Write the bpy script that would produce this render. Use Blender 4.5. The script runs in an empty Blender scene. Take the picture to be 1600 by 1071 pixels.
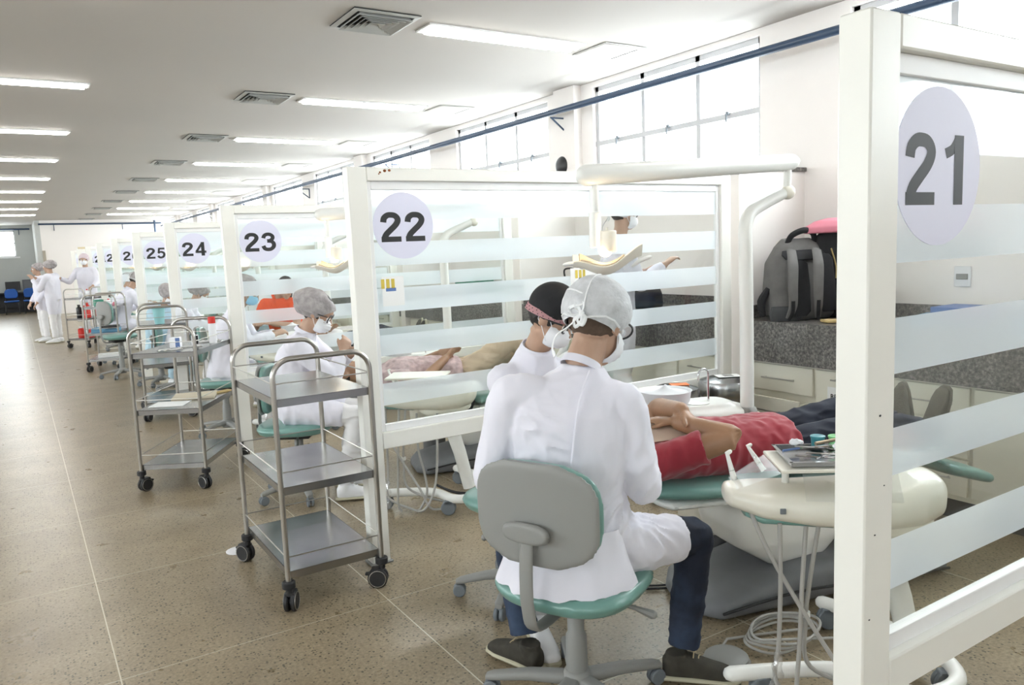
import bpy, bmesh, math, random
from mathutils import Vector as V, Matrix, noise
random.seed(7)
PI = math.pi
scene = bpy.context.scene
C = scene.collection

# ------------------------------------------------------------------ camera
cam_d = bpy.data.cameras.new('camera'); cam = bpy.data.objects.new('camera', cam_d); C.objects.link(cam)
YAW, PIT, ROL = .5647, .1217, .0416
_f = V((math.sin(YAW)*math.cos(PIT), math.cos(YAW)*math.cos(PIT), -math.sin(PIT)))
_r = V((math.cos(YAW), -math.sin(YAW), 0)); _d = _f.cross(_r)
_r2 = _r*math.cos(ROL)+_d*math.sin(ROL); _d2 = -_r*math.sin(ROL)+_d*math.cos(ROL)
cam.matrix_world = Matrix(((_r2.x, -_d2.x, -_f.x, 0), (_r2.y, -_d2.y, -_f.y, 0), (_r2.z, -_d2.z, -_f.z, 1.6), (0, 0, 0, 1)))
cam_d.lens = 36*1211/1600; cam_d.clip_start = .05; cam_d.clip_end = 200
scene.camera = cam
CR, CB = V((_r2.x, _r2.y, 0)).normalized(), V((_f.x, _f.y, 0)).normalized()   # horizontal right / away directions

# ------------------------------------------------------------------ world, exposure, daylight
w = bpy.data.worlds.new('world'); scene.world = w; w.use_nodes = True
bg = w.node_tree.nodes['Background']; bg.inputs[0].default_value = (.90, .95, 1.0, 1); bg.inputs[1].default_value = 6.3
vs = scene.view_settings
scene.display_settings.display_device = 'sRGB'
vs.view_transform = 'Standard'; vs.look = 'None'; vs.exposure = 1.60; vs.gamma = 1; vs.use_curve_mapping = False
try:
    scene.cycles.transparent_max_bounces = 32
    scene.cycles.max_bounces = 10; scene.cycles.diffuse_bounces = 5
    scene.cycles.sample_clamp_indirect = 6
except Exception: pass

WX = 4.86                    # window wall
WIN0, WPITCH, WLEN, WZ0, WZ1 = 4.04, 2.75, 2.0, 2.03, 3.10
YB, YBL = 30.5, 33.6         # far wall, deeper far wall on the left
XL = -5.2                    # left wall
YF = -2.6                    # wall behind the camera
CEIL = 3.15
WKS = range(-2, 10)

def portal(y0, y1, x, z0, z1, sgn):
    l = bpy.data.lights.new('window_and_added_daylight', 'AREA'); l.shape = 'RECTANGLE'; l.size = z1-z0; l.size_y = y1-y0
    l.energy = 1; l.cycles.is_portal = True
    o = bpy.data.objects.new('window_and_added_daylight', l); C.objects.link(o)
    o.location = (x, (y0+y1)/2, (z0+z1)/2); o.rotation_euler = (0, sgn*PI/2, 0)
for k in WKS:
    portal(WIN0+WPITCH*k, WIN0+WPITCH*k+WLEN, WX+.14, WZ0, WZ1, 1)
for k in range(-2, 10):  # daylight portals of the added, unseen left windows
    portal(WIN0+WPITCH*k, WIN0+WPITCH*k+WLEN, XL-.14, 1.8, 2.9, -1)

_l = bpy.data.lights.new('window_and_added_daylight', 'AREA'); _l.shape = 'RECTANGLE'; _l.size = 2.2; _l.size_y = .8; _l.energy = 1; _l.cycles.is_portal = True  # portal of an added unseen window, brightens surfaces facing the camera
_o = bpy.data.objects.new('window_and_added_daylight', _l); C.objects.link(_o); _o.location = (-2.1, YF-.12, 2.4); _o.rotation_euler = (PI/2, 0, 0)
# ------------------------------------------------------------------ materials
def nod(m): return m.node_tree.nodes, m.node_tree.links
def M(name, col, rough=.5, metal=0, var=.04, vscale=6, bump=0, bscale=60, spec=.5, coat=0, trans=0, sheen=0, stretch=None, emis=None):
    m = bpy.data.materials.new(name); m.use_nodes = True; n, l = nod(m)
    p = n['Principled BSDF']
    p.inputs['Roughness'].default_value = rough; p.inputs['Metallic'].default_value = metal
    p.inputs['Specular IOR Level'].default_value = spec; p.inputs['Coat Weight'].default_value = coat
    p.inputs['Transmission Weight'].default_value = trans
    if sheen: p.inputs['Sheen Weight'].default_value = sheen
    tc = n.new('ShaderNodeTexCoord'); mp = n.new('ShaderNodeMapping'); l.new(tc.outputs['Object'], mp.inputs[0])
    if stretch: mp.inputs['Scale'].default_value = stretch
    nz = n.new('ShaderNodeTexNoise'); nz.inputs['Scale'].default_value = vscale; nz.inputs['Detail'].default_value = 5
    l.new(mp.outputs[0], nz.inputs['Vector'])
    mx = n.new('ShaderNodeMix'); mx.data_type = 'RGBA'
    a = [max(0, c*(1-var*1.6)) for c in col]; b = [min(1, c*(1+var)) for c in col]
    mx.inputs[6].default_value = (*a, 1); mx.inputs[7].default_value = (*b, 1)
    l.new(nz.outputs[0], mx.inputs[0]); l.new(mx.outputs[2], p.inputs['Base Color'])
    if bump:
        n2 = n.new('ShaderNodeTexNoise'); n2.inputs['Scale'].default_value = bscale; n2.inputs['Detail'].default_value = 3
        l.new(mp.outputs[0], n2.inputs['Vector'])
        bp = n.new('ShaderNodeBump'); bp.inputs['Strength'].default_value = bump; bp.inputs['Distance'].default_value = .01
        l.new(n2.outputs[0], bp.inputs['Height']); l.new(bp.outputs[0], p.inputs['Normal'])
    if emis:
        p.inputs['Emission Color'].default_value = (*emis[0], 1); p.inputs['Emission Strength'].default_value = emis[1]
    return m

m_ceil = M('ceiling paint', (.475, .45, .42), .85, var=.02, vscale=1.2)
m_wall = M('wall paint', (.82, .78, .75), .8, var=.02, vscale=1.5, bump=.03)
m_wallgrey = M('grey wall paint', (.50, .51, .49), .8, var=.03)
m_frame = M('cream enamel', (.80, .79, .74), .38, var=.03, vscale=4, bump=.02, bscale=90)
m_winframe = M('window frame', (.8, .8, .8), .5)
m_sash = M('window sash paint', (.50, .50, .51), .5)
m_steel = M('brushed steel', (.46, .44, .41), .28, 1, var=.08, vscale=14, bump=.02, bscale=120)
m_sheet = M('steel sheet', (.37, .37, .375), .24, 1, var=.12, vscale=9, bump=.02, bscale=40)
m_chrome = M('chrome', (.75, .75, .76), .12, 1, var=.03)
m_rubber = M('black rubber', (.018, .018, .02), .55, var=.2)
m_black = M('black fabric', (.012, .012, .014), .85, bump=.15, bscale=200, var=.3, vscale=30)
m_greycaster = M('grey plastic caster', (.16, .18, .2), .5)
m_greyplastic = M('grey plastic', (.25, .25, .24), .5, var=.03, bump=.03, bscale=200)
m_teal = M('teal vinyl', (.155, .31, .275), .30, var=.06, vscale=5, coat=.25)
m_beige = M('cream plastic', (.78, .75, .66), .3, var=.02, coat=.2)
m_whitep = M('white plastic', (.80, .80, .77), .33, var=.02, coat=.15)
m_basegrey = M('grey painted casting', (.17, .175, .185), .55, var=.15, vscale=8, bump=.08, bscale=180)
m_shadowgrey = M('warm grey panel', (.38, .37, .35), .6)
m_cab = M('cream laminate', (.76, .73, .63), .42, var=.02)
m_cabin = M('drawer interior', (.42, .37, .27), .7)
m_coat = M('white cotton', (.74, .73, .81), .9, var=.015, bump=.05, bscale=500, sheen=.2)
m_coat2 = M('white cotton warm', (.80, .79, .80), .9, var=.015, bump=.05, bscale=400)
m_net = M('white hair net', (.60, .61, .63), .85, var=.28, vscale=22, bump=.5, bscale=70)
m_netg = M('grey hair net', (.40, .37, .37), .85, var=.45, vscale=25, bump=.5, bscale=60)
m_netw = M('net seam', (.78, .79, .80), .8)
m_mask = M('mask fabric', (.82, .83, .86), .9, bump=.08, bscale=300)
m_maskb = M('blue mask', (.30, .58, .78), .9, bump=.08, bscale=300)
m_skin = M('tan skin', (.46, .29, .205), .5, var=.12, vscale=14, bump=.05, bscale=220)
m_skinb = M('brown skin', (.36, .20, .115), .42, var=.14, vscale=12, bump=.05, bscale=200)
m_hair = M('dark hair', (.02, .015, .012), .6, var=.4, vscale=60, bump=.3, bscale=150, stretch=(1, 1, .2))
m_red = M('red cotton', (.33, .025, .042), .85, var=.1, vscale=10, bump=.08, bscale=350, sheen=.3)
m_navy = M('navy cotton', (.012, .016, .032), .85, var=.3, vscale=16, bump=.1, bscale=300)
m_cream = M('cream cloth', (.80, .66, .54), .9, var=.03)
m_sole = M('sole rubber', (.12, .11, .085), .8, var=.25, vscale=30, bump=.3, bscale=120)
m_shoe = M('dark olive suede', (.045, .04, .03), .85, var=.3, vscale=30, bump=.15)
m_solec = M('cream sole', (.48, .45, .33), .6)
m_lace = M('tan lace', (.45, .36, .22), .8)
m_whiteshoe = M('white leather', (.80, .80, .82), .5, var=.03)
m_pinkdot = M('pink', (.75, .45, .47), .8)
m_pink = M('pink vinyl', (.60, .19, .25), .5)
m_greyfab = M('grey nylon', (.13, .125, .12), .75, var=.15, vscale=20, bump=.15, bscale=260)
m_redbag = M('red fabric', (.30, .03, .04), .8)
m_yellow = M('ochre leather', (.50, .37, .16), .6)
m_blueb = M('blue cover', (.11, .19, .42), .5)
m_blueb2 = M('light blue cover', (.14, .36, .55), .5)
m_paper = M('paper', (.85, .85, .84), .9, var=.01)
m_ink = M('black ink', (.02, .02, .022), .6)
m_disc = M('lilac sticker', (.70, .70, .84), .6, var=.01)
m_orangep = M('orange plastic', (.62, .10, .01), .25, trans=.2)
m_redp = M('red plastic', (.60, .03, .02), .4)
m_green = M('light green plastic', (.22, .58, .24), .4)
m_greend = M('dark green', (.05, .26, .18), .6)
m_tealp = M('teal plastic', (.04, .24, .28), .4)
m_bluep = M('blue pipe paint', (.028, .055, .105), .4, var=.1)
m_hose = M('grey hose', (.40, .39, .37), .45)
m_blackp = M('black plastic', (.02, .02, .022), .4)
m_bluechair = M('blue upholstery', (.015, .10, .40), .6)
m_vent = M('vent aluminium', (.42, .42, .40), .5)
m_dark = M('dark cavity', (.03, .03, .03), .9)
m_scrub = M('light blue scrubs', (.45, .62, .72), .9)
m_orange = M('orange cotton', (.75, .10, .03), .9)
m_ltteal = M('pale teal cup', (.30, .60, .62), .4)
m_gown = M('beige cotton', (.60, .47, .34), .9, var=.08)
m_dado = M('dark baseboard', (.05, .05, .055), .6)
m_socket = M('socket plastic', (.70, .70, .72), .4)
m_plate = M('cement cover', (.42, .38, .31), .7)

def m_jeans_():
    m = M('blue denim', (.022, .045, .10), .85, var=.3, vscale=5, bump=.15, bscale=320)
    n, l = nod(m); p = n['Principled BSDF']
    mx = [x for x in n if x.type == 'MIX'][0]
    mx.inputs[6].default_value = (.006, .010, .024, 1); mx.inputs[7].default_value = (.04, .065, .12, 1)
    cr = n.new('ShaderNodeValToRGB'); cr.color_ramp.elements[0].position = .42; cr.color_ramp.elements[1].position = .75
    nz = [x for x in n if x.type == 'TEX_NOISE'][0]; l.new(nz.outputs[0], cr.inputs[0]); l.new(cr.outputs[0], mx.inputs[0])
    return m
m_jeans = m_jeans_()

def m_granite_():
    m = M('grey granite', (.2, .2, .2), .3, var=.1, vscale=30); n, l = nod(m); p = n['Principled BSDF']
    tc = [x for x in n if x.type == 'TEX_COORD'][0]
    nz = n.new('ShaderNodeTexNoise'); nz.inputs['Scale'].default_value = 55; nz.inputs['Detail'].default_value = 8; nz.inputs['Roughness'].default_value = .7
    l.new(tc.outputs['Object'], nz.inputs['Vector'])
    cr = n.new('ShaderNodeValToRGB'); e = cr.color_ramp.elements
    e[0].position = .36; e[0].color = (.045, .042, .04, 1); e[1].position = .64; e[1].color = (.30, .28, .26, 1)
    x = e.new(.5); x.color = (.14, .132, .125, 1)
    l.new(nz.outputs[0], cr.inputs[0])
    n2 = n.new('ShaderNodeTexNoise'); n2.inputs['Scale'].default_value = 7; l.new(tc.outputs['Object'], n2.inputs['Vector'])
    mx = n.new('ShaderNodeMix'); mx.data_type = 'RGBA'; mx.blend_type = 'MULTIPLY'; mx.inputs[0].default_value = .6
    c2 = n.new('ShaderNodeValToRGB'); c2.color_ramp.elements[0].position = .4; c2.color_ramp.elements[0].color = (.6, .58, .55, 1); c2.color_ramp.elements[1].position = .62
    l.new(n2.outputs[0], c2.inputs[0]); l.new(cr.outputs[0], mx.inputs[6]); l.new(c2.outputs[0], mx.inputs[7]); l.new(mx.outputs[2], p.inputs['Base Color'])
    return m
m_granite = m_granite_()

def m_floor_():
    m = bpy.data.materials.new('terrazzo'); m.use_nodes = True; n, l = nod(m); p = n['Principled BSDF']
    tc = n.new('ShaderNodeTexCoord')
    def noise_(s, d=4, r=.6):
        x = n.new('ShaderNodeTexNoise'); x.inputs['Scale'].default_value = s; x.inputs['Detail'].default_value = d; x.inputs['Roughness'].default_value = r
        l.new(tc.outputs['Object'], x.inputs['Vector']); return x
    def ramp(src, a, ca, b, cb, mid=None):
        x = n.new('ShaderNodeValToRGB'); e = x.color_ramp.elements
        e[0].position = a; e[0].color = (*ca, 1); e[1].position = b; e[1].color = (*cb, 1)
        if mid: y = e.new(mid[0]); y.color = (*mid[1], 1)
        l.new(src, x.inputs[0]); return x
    def mix(f, a, b, bt='MIX'):
        x = n.new('ShaderNodeMix'); x.data_type = 'RGBA'; x.blend_type = bt
        for i, s in ((0, f), (6, a), (7, b)):
            if hasattr(s, 'links'): l.new(s, x.inputs[i])
            elif i == 0: x.inputs[0].default_value = s
            else: x.inputs[i].default_value = (*s, 1)
        return x.outputs[2]
    base = ramp(noise_(2.2, 5).outputs[0], .3, (.25, .202, .138), .7, (.34, .283, .20)).outputs[0]
    g = ramp(noise_(70, 3, .7).outputs[0], .35, (.72, .70, .66), .65, (1.15, 1.13, 1.08)).outputs[0]
    c = mix(1, base, g, 'MULTIPLY')
    v = n.new('ShaderNodeTexVoronoi'); v.inputs['Scale'].default_value = 85; l.new(tc.outputs['Object'], v.inputs['Vector'])
    sep = n.new('ShaderNodeSeparateColor'); l.new(v.outputs['Color'], sep.inputs[0])
    sel = n.new('ShaderNodeMath'); sel.operation = 'GREATER_THAN'; sel.inputs[1].default_value = .80; l.new(sep.outputs[0], sel.inputs[0])
    near = n.new('ShaderNodeMath'); near.operation = 'LESS_THAN'; near.inputs[1].default_value = .42; l.new(v.outputs['Distance'], near.inputs[0])
    k = n.new('ShaderNodeMath'); k.operation = 'MULTIPLY'; l.new(sel.outputs[0], k.inputs[0]); l.new(near.outputs[0], k.inputs[1])
    c = mix(k.outputs[0], c, (.09, .075, .05))
    xyz = n.new('ShaderNodeSeparateXYZ'); l.new(tc.outputs['Object'], xyz.inputs[0])
    js = []
    for ax, off in ((0, .19), (1, 4.35)):
        a = n.new('ShaderNodeMath'); a.operation = 'SUBTRACT'; l.new(xyz.outputs[ax], a.inputs[0]); a.inputs[1].default_value = off-56*1.12-.56
        b = n.new('ShaderNodeMath'); b.operation = 'MODULO'; l.new(a.outputs[0], b.inputs[0]); b.inputs[1].default_value = 1.12
        d = n.new('ShaderNodeMath'); d.operation = 'SUBTRACT'; l.new(b.outputs[0], d.inputs[0]); d.inputs[1].default_value = .56
        e = n.new('ShaderNodeMath'); e.operation = 'ABSOLUTE'; l.new(d.outputs[0], e.inputs[0])
        f_ = n.new('ShaderNodeMath'); f_.operation = 'LESS_THAN'; l.new(e.outputs[0], f_.inputs[0]); f_.inputs[1].default_value = .0026 if ax == 0 else .0017
        js.append(f_)
    mxm = n.new('ShaderNodeMath'); mxm.operation = 'MAXIMUM'; l.new(js[0].outputs[0], mxm.inputs[0]); l.new(js[1].outputs[0], mxm.inputs[1])
    c = mix(mxm.outputs[0], c, (.56, .52, .42))
    l.new(c, p.inputs['Base Color'])
    rr = ramp(noise_(5, 4).outputs[0], .3, (.27,)*3, .7, (.32,)*3); l.new(rr.outputs[0], p.inputs['Roughness'])
    p.inputs['Specular IOR Level'].default_value = .42
    return m
m_floor = m_floor_()

def m_glass_():
    m = bpy.data.materials.new('clear glass'); m.use_nodes = True; n, l = nod(m)
    for x in list(n):
        if x.type != 'OUTPUT_MATERIAL': n.remove(x)
    out = n['Material Output']
    t = n.new('ShaderNodeBsdfTransparent'); t.inputs[0].default_value = (.95, .965, .955, 1)
    g = n.new('ShaderNodeBsdfGlossy'); g.inputs['Roughness'].default_value = .02
    lw = n.new('ShaderNodeLayerWeight'); lw.inputs[0].default_value = .5
    pw = n.new('ShaderNodeMath'); pw.operation = 'POWER'; l.new(lw.outputs['Facing'], pw.inputs[0]); pw.inputs[1].default_value = 4
    fr = n.new('ShaderNodeMath'); fr.operation = 'MULTIPLY_ADD'; l.new(pw.outputs[0], fr.inputs[0]); fr.inputs[1].default_value = .4; fr.inputs[2].default_value = .03
    mx = n.new('ShaderNodeMixShader'); l.new(fr.outputs[0], mx.inputs[0]); l.new(t.outputs[0], mx.inputs[1]); l.new(g.outputs[0], mx.inputs[2])
    l.new(mx.outputs[0], out.inputs[0]); return m
m_glass = m_glass_()

def m_frost_():
    m = bpy.data.materials.new('frosted film'); m.use_nodes = True; n, l = nod(m)
    for x in list(n):
        if x.type != 'OUTPUT_MATERIAL': n.remove(x)
    out = n['Material Output']
    t = n.new('ShaderNodeBsdfTransparent'); t.inputs[0].default_value = (.95, .96, .98, 1)
    d = n.new('ShaderNodeBsdfDiffuse'); d.inputs[0].default_value = (.78, .89, .97, 1)
    tr = n.new('ShaderNodeBsdfTranslucent'); tr.inputs[0].default_value = (.95, .97, 1, 1)
    rf = n.new('ShaderNodeBsdfRefraction'); rf.inputs['Roughness'].default_value = .35; rf.inputs['IOR'].default_value = 1.12
    a = n.new('ShaderNodeMixShader'); a.inputs[0].default_value = .5; l.new(d.outputs[0], a.inputs[1]); l.new(tr.outputs[0], a.inputs[2])
    b = n.new('ShaderNodeMixShader'); b.inputs[0].default_value = .30; l.new(a.outputs[0], b.inputs[1]); l.new(rf.outputs[0], b.inputs[2])
    c = n.new('ShaderNodeMixShader'); c.inputs[0].default_value = .12; l.new(b.outputs[0], c.inputs[1]); l.new(t.outputs[0], c.inputs[2])
    l.new(c.outputs[0], out.inputs[0]); return m
m_frost = m_frost_()

def m_film_(a=.25):
    m = bpy.data.materials.new('clear plastic film'); m.use_nodes = True; n, l = nod(m)
    for x in list(n):
        if x.type != 'OUTPUT_MATERIAL': n.remove(x)
    out = n['Material Output']
    t = n.new('ShaderNodeBsdfTransparent'); g = n.new('ShaderNodeBsdfGlossy'); g.inputs['Roughness'].default_value = .15
    mx = n.new('ShaderNodeMixShader'); mx.inputs[0].default_value = a; l.new(t.outputs[0], mx.inputs[1]); l.new(g.outputs[0], mx.inputs[2])
    l.new(mx.outputs[0], out.inputs[0]); return m
m_film = m_film_()
def emit(name, col, s):
    m = bpy.data.materials.new(name); m.use_nodes = True; n, l = nod(m); p = n['Principled BSDF']
    p.inputs['Base Color'].default_value = (*col, 1); p.inputs['Emission Color'].default_value = (*col, 1); p.inputs['Emission Strength'].default_value = s; return m
m_tube = emit('fluorescent tube', (1, .98, .94), 12)
m_bulb = emit('halogen bulb', (1, .72, .38), 14)
m_reflector = M('warm reflector', (.9, .75, .55), .25, .6, var=.02)

NW = {21: 'twenty-one', 22: 'twenty-two', 23: 'twenty-three', 24: 'twenty-four', 25: 'twenty-five', 26: 'twenty-six', 27: 'twenty-seven', 28: 'twenty-eight', 29: 'twenty-nine', 30: 'thirty', 31: 'thirty-one'}
# ------------------------------------------------------------------ helpers
ORI = {}
def link(o, parent=None, loc=None):
    C.objects.link(o)
    if parent: o.parent = parent
def smooth(me, ang=40):
    me.shade_smooth()
    try: me.set_sharp_from_angle(angle=math.radians(ang))
    except Exception: pass
def part(name, bm, mat, parent=None, sm=True, loc=None, ang=40):
    """link one bmesh, given in world coordinates, as one mesh object"""
    me = bpy.data.meshes.new(name)
    if parent is not None: org = ORI[parent.name]
    elif loc is not None: org = V(loc)
    else:
        xs = [v.co for v in bm.verts]
        org = V((sum(c.x for c in xs)/len(xs), sum(c.y for c in xs)/len(xs), min(c.z for c in xs)))
    bmesh.ops.translate(bm, verts=bm.verts, vec=-org)
    bm.to_mesh(me); bm.free()
    mats = mat if isinstance(mat, (list, tuple)) else [mat]
    for x in mats: me.materials.append(x)
    if sm: smooth(me, ang)
    o = bpy.data.objects.new(name, me); link(o, parent)
    if parent is None: o.location = org
    ORI[o.name] = org
    return o
def tag(o, label=None, cat=None, group=None, kind=None):
    if label: o['label'] = label
    if cat: o['category'] = cat
    if group: o['group'] = group
    if kind: o['kind'] = kind
    return o
def struct(name, bm, mat, sm=False, loc=(0, 0, 0)):
    return tag(part(name, bm, mat, None, sm, loc), kind='structure')
def empty(name, loc, label, cat, group=None):
    o = bpy.data.objects.new(name, None); C.objects.link(o); o.location = loc; o.empty_display_size = .1
    ORI[o.name] = V(loc); return tag(o, label, cat, group)

def copy_tree(o, dl=(0, 0, 0), label=None, parent=None):
    c = o.copy(); C.objects.link(c); c.parent = parent
    if parent is None:
        c.location = V(o.location)+V(dl)
        if label: c['label'] = label
    for ch in list(o.children): copy_tree(ch, parent=c)
    return c
def B(): return bmesh.new()
def box(bm, x0, x1, y0, y1, z0, z1, bev=0, mi=0):
    r = bmesh.ops.create_cube(bm, size=1, matrix=Matrix.Translation(((x0+x1)/2, (y0+y1)/2, (z0+z1)/2)) @ Matrix.Diagonal((abs(x1-x0), abs(y1-y0), abs(z1-z0), 1)))
    return fin(bm, r['verts'], bev, mi)
def fin(bm, verts, bev, mi):
    fs = {f for v in verts for f in v.link_faces}
    for f in fs: f.material_index = mi
    if bev:
        es = {e for v in verts for e in v.link_edges}
        bmesh.ops.bevel(bm, geom=list(es), offset=bev, segments=1, profile=.6, affect='EDGES')
    return verts
def frame(z, x=None):
    z = V(z).normalized()
    x = V(x) if x is not None else (V((0, 0, 1)) if abs(z.z) < .9 else V((1, 0, 0)))
    y = z.cross(x).normalized(); x = y.cross(z).normalized()
    return x, y, z
def obox(bm, c, ax, ay, hx, hy, hz, bev=0, mi=0):
    """box with its own axes: ax, ay unit directions, half sizes"""
    ax = V(ax).normalized(); ay = V(ay); ay = (ay-ax*ay.dot(ax)).normalized(); az = ax.cross(ay)
    m = Matrix((( *[ax.x*2*hx, ay.x*2*hy, az.x*2*hz], c[0]), (ax.y*2*hx, ay.y*2*hy, az.y*2*hz, c[1]), (ax.z*2*hx, ay.z*2*hy, az.z*2*hz, c[2]), (0, 0, 0, 1)))
    r = bmesh.ops.create_cube(bm, size=1, matrix=m); return fin(bm, r['verts'], bev, mi)
def cyl(bm, a, b, r, r2=None, n=16, mi=0, bev=0):
    a = V(a); b = V(b); x, y, z = frame(b-a); L = (b-a).length; c = (a+b)/2
    m = Matrix(((x.x, y.x, z.x, c.x), (x.y, y.y, z.y, c.y), (x.z, y.z, z.z, c.z), (0, 0, 0, 1)))
    q = bmesh.ops.create_cone(bm, cap_ends=True, segments=n, radius1=r, radius2=r if r2 is None else r2, depth=L, matrix=m)
    for f in {f for v in q['verts'] for f in v.link_faces}: f.material_index = mi
    if bev:
        es = [e for e in {e for v in q['verts'] for e in v.link_edges} if len(e.link_faces) == 2 and e.calc_face_angle(0) > 1]
        bmesh.ops.bevel(bm, geom=es, offset=bev, segments=1, profile=.6, affect='EDGES')
def ell(bm, c, rad, ax=None, ay=None, seg=20, rings=12, mi=0):
    ax = V(ax).normalized() if ax is not None else V((1, 0, 0)); ay = V(ay) if ay is not None else V((0, 1, 0))
    ay = (ay-ax*ay.dot(ax)).normalized(); az = ax.cross(ay)
    m = Matrix(((ax.x*rad[0], ay.x*rad[1], az.x*rad[2], c[0]), (ax.y*rad[0], ay.y*rad[1], az.y*rad[2], c[1]), (ax.z*rad[0], ay.z*rad[1], az.z*rad[2], c[2]), (0, 0, 0, 1)))
    q = bmesh.ops.create_uvsphere(bm, u_segments=seg, v_segments=rings, radius=1, matrix=m)
    for f in {f for v in q['verts'] for f in v.link_faces}: f.material_index = mi
    return q['verts']
def ring_loft(bm, secs, cap=True, mi=0, closed=False, power=1.0, n=16):
    """secs: (center, axis_a, half_a, axis_b, half_b)"""
    rs = []
    for c, a, ha, b, hb in secs:
        c = V(c); a = V(a).normalized(); b = V(b).normalized(); rr = []
        for i in range(n):
            t = 2*PI*i/n; ct, st = math.cos(t), math.sin(t)
            ct = math.copysign(abs(ct)**power, ct); st = math.copysign(abs(st)**power, st)
            rr.append(bm.verts.new(c+a*(ha*ct)+b*(hb*st)))
        rs.append(rr)
    m = len(rs); fs = []
    for i in range(m if closed else m-1):
        p, q = rs[i], rs[(i+1) % m]
        for j in range(n): fs.append(bm.faces.new((p[j], p[(j+1) % n], q[(j+1) % n], q[j])))
    if cap and not closed:
        fs.append(bm.faces.new(rs[0][::-1])); fs.append(bm.faces.new(rs[-1]))
    for f in fs: f.material_index = mi
    bmesh.ops.recalc_face_normals(bm, faces=fs)
    return rs
def spline(pts, sub=6):
    pts = [V(p) for p in pts]
    if len(pts) < 3 or sub <= 1: return pts
    out = []
    for i in range(len(pts)-1):
        p0 = pts[max(i-1, 0)]; p1 = pts[i]; p2 = pts[i+1]; p3 = pts[min(i+2, len(pts)-1)]
        for k in range(sub):
            t = k/sub
            out.append(.5*((2*p1)+(p2-p0)*t+(2*p0-5*p1+4*p2-p3)*t*t+(3*p1-p0-3*p2+p3)*t**3))
    out.append(pts[-1]); return out
def tube(bm, pts, r, sub=1, n=10, mi=0, round_=False, closed=False, up=None, flat=1.0):
    """sweep; r float or list per input point; flat squashes the second axis"""
    rl = r if isinstance(r, (list, tuple)) else [r]*len(pts)
    P = [V(p) for p in pts]
    if sub > 1:
        P2 = spline(P, sub); R = []
        for i in range(len(P)-1):
            for k in range(sub): t = k/sub; R.append(rl[i]*(1-t)+rl[i+1]*t)
        R.append(rl[-1]); P = P2; rl = R
    if round_:
        t0 = (P[0]-P[1]).normalized(); t1 = (P[-1]-P[-2]).normalized(); r0, r1 = rl[0], rl[-1]
        P = [P[0]+t0*r0*.95, P[0]+t0*r0*.7]+P+[P[-1]+t1*r1*.7, P[-1]+t1*r1*.95]
        rl = [r0*.3, r0*.71]+list(rl)+[r1*.71, r1*.3]
    secs = []; x = None
    for i, p in enumerate(P):
        if closed: t = P[(i+1) % len(P)]-P[i-1]
        else: t = (P[min(i+1, len(P)-1)]-P[max(i-1, 0)])
        if t.length < 1e-7: t = V((0, 0, 1))
        t.normalize()
        if up is not None: x = V(up)
        elif x is None: x = V((0, 0, 1)) if abs(t.z) < .9 else V((1, 0, 0))
        y = t.cross(x)
        if y.length < 1e-5: y = t.cross(V((.3, .9, .1)))
        y.normalize(); x = y.cross(t).normalized()
        secs.append((p, y, rl[i], x, rl[i]*flat))
    return ring_loft(bm, secs, cap=not closed, mi=mi, closed=closed, n=n)
def arc(c, a, b, r, t0, t1, n=8):
    a = V(a).normalized(); b = V(b).normalized(); c = V(c)
    return [c+a*(r*math.cos(t0+(t1-t0)*i/n))+b*(r*math.sin(t0+(t1-t0)*i/n)) for i in range(n+1)]
def poly_prism(bm, pts, vec, mi=0, bev=0):
    vec = V(vec); a = [bm.verts.new(V(p)) for p in pts]; b = [bm.verts.new(V(p)+vec) for p in pts]; n = len(pts)
    fs = [bm.faces.new(a[::-1]), bm.faces.new(b)]+[bm.faces.new((a[i], a[(i+1) % n], b[(i+1) % n], b[i])) for i in range(n)]
    for f in fs: f.material_index = mi
    bmesh.ops.recalc_face_normals(bm, faces=fs)
    if bev:
        es = {e for f in fs for e in f.edges}
        bmesh.ops.bevel(bm, geom=list(es), offset=bev, segments=1, profile=.6, affect='EDGES')
def lathe(bm, c, prof, n=24, ax=(0, 0, 1), mi=0):
    """prof: (radius, height) list"""
    x, y, z = frame(ax); c = V(c)
    return ring_loft(bm, [(c+z*h, x, max(r, 1e-4), y, max(r, 1e-4)) for r, h in prof], n=n, mi=mi)
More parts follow.
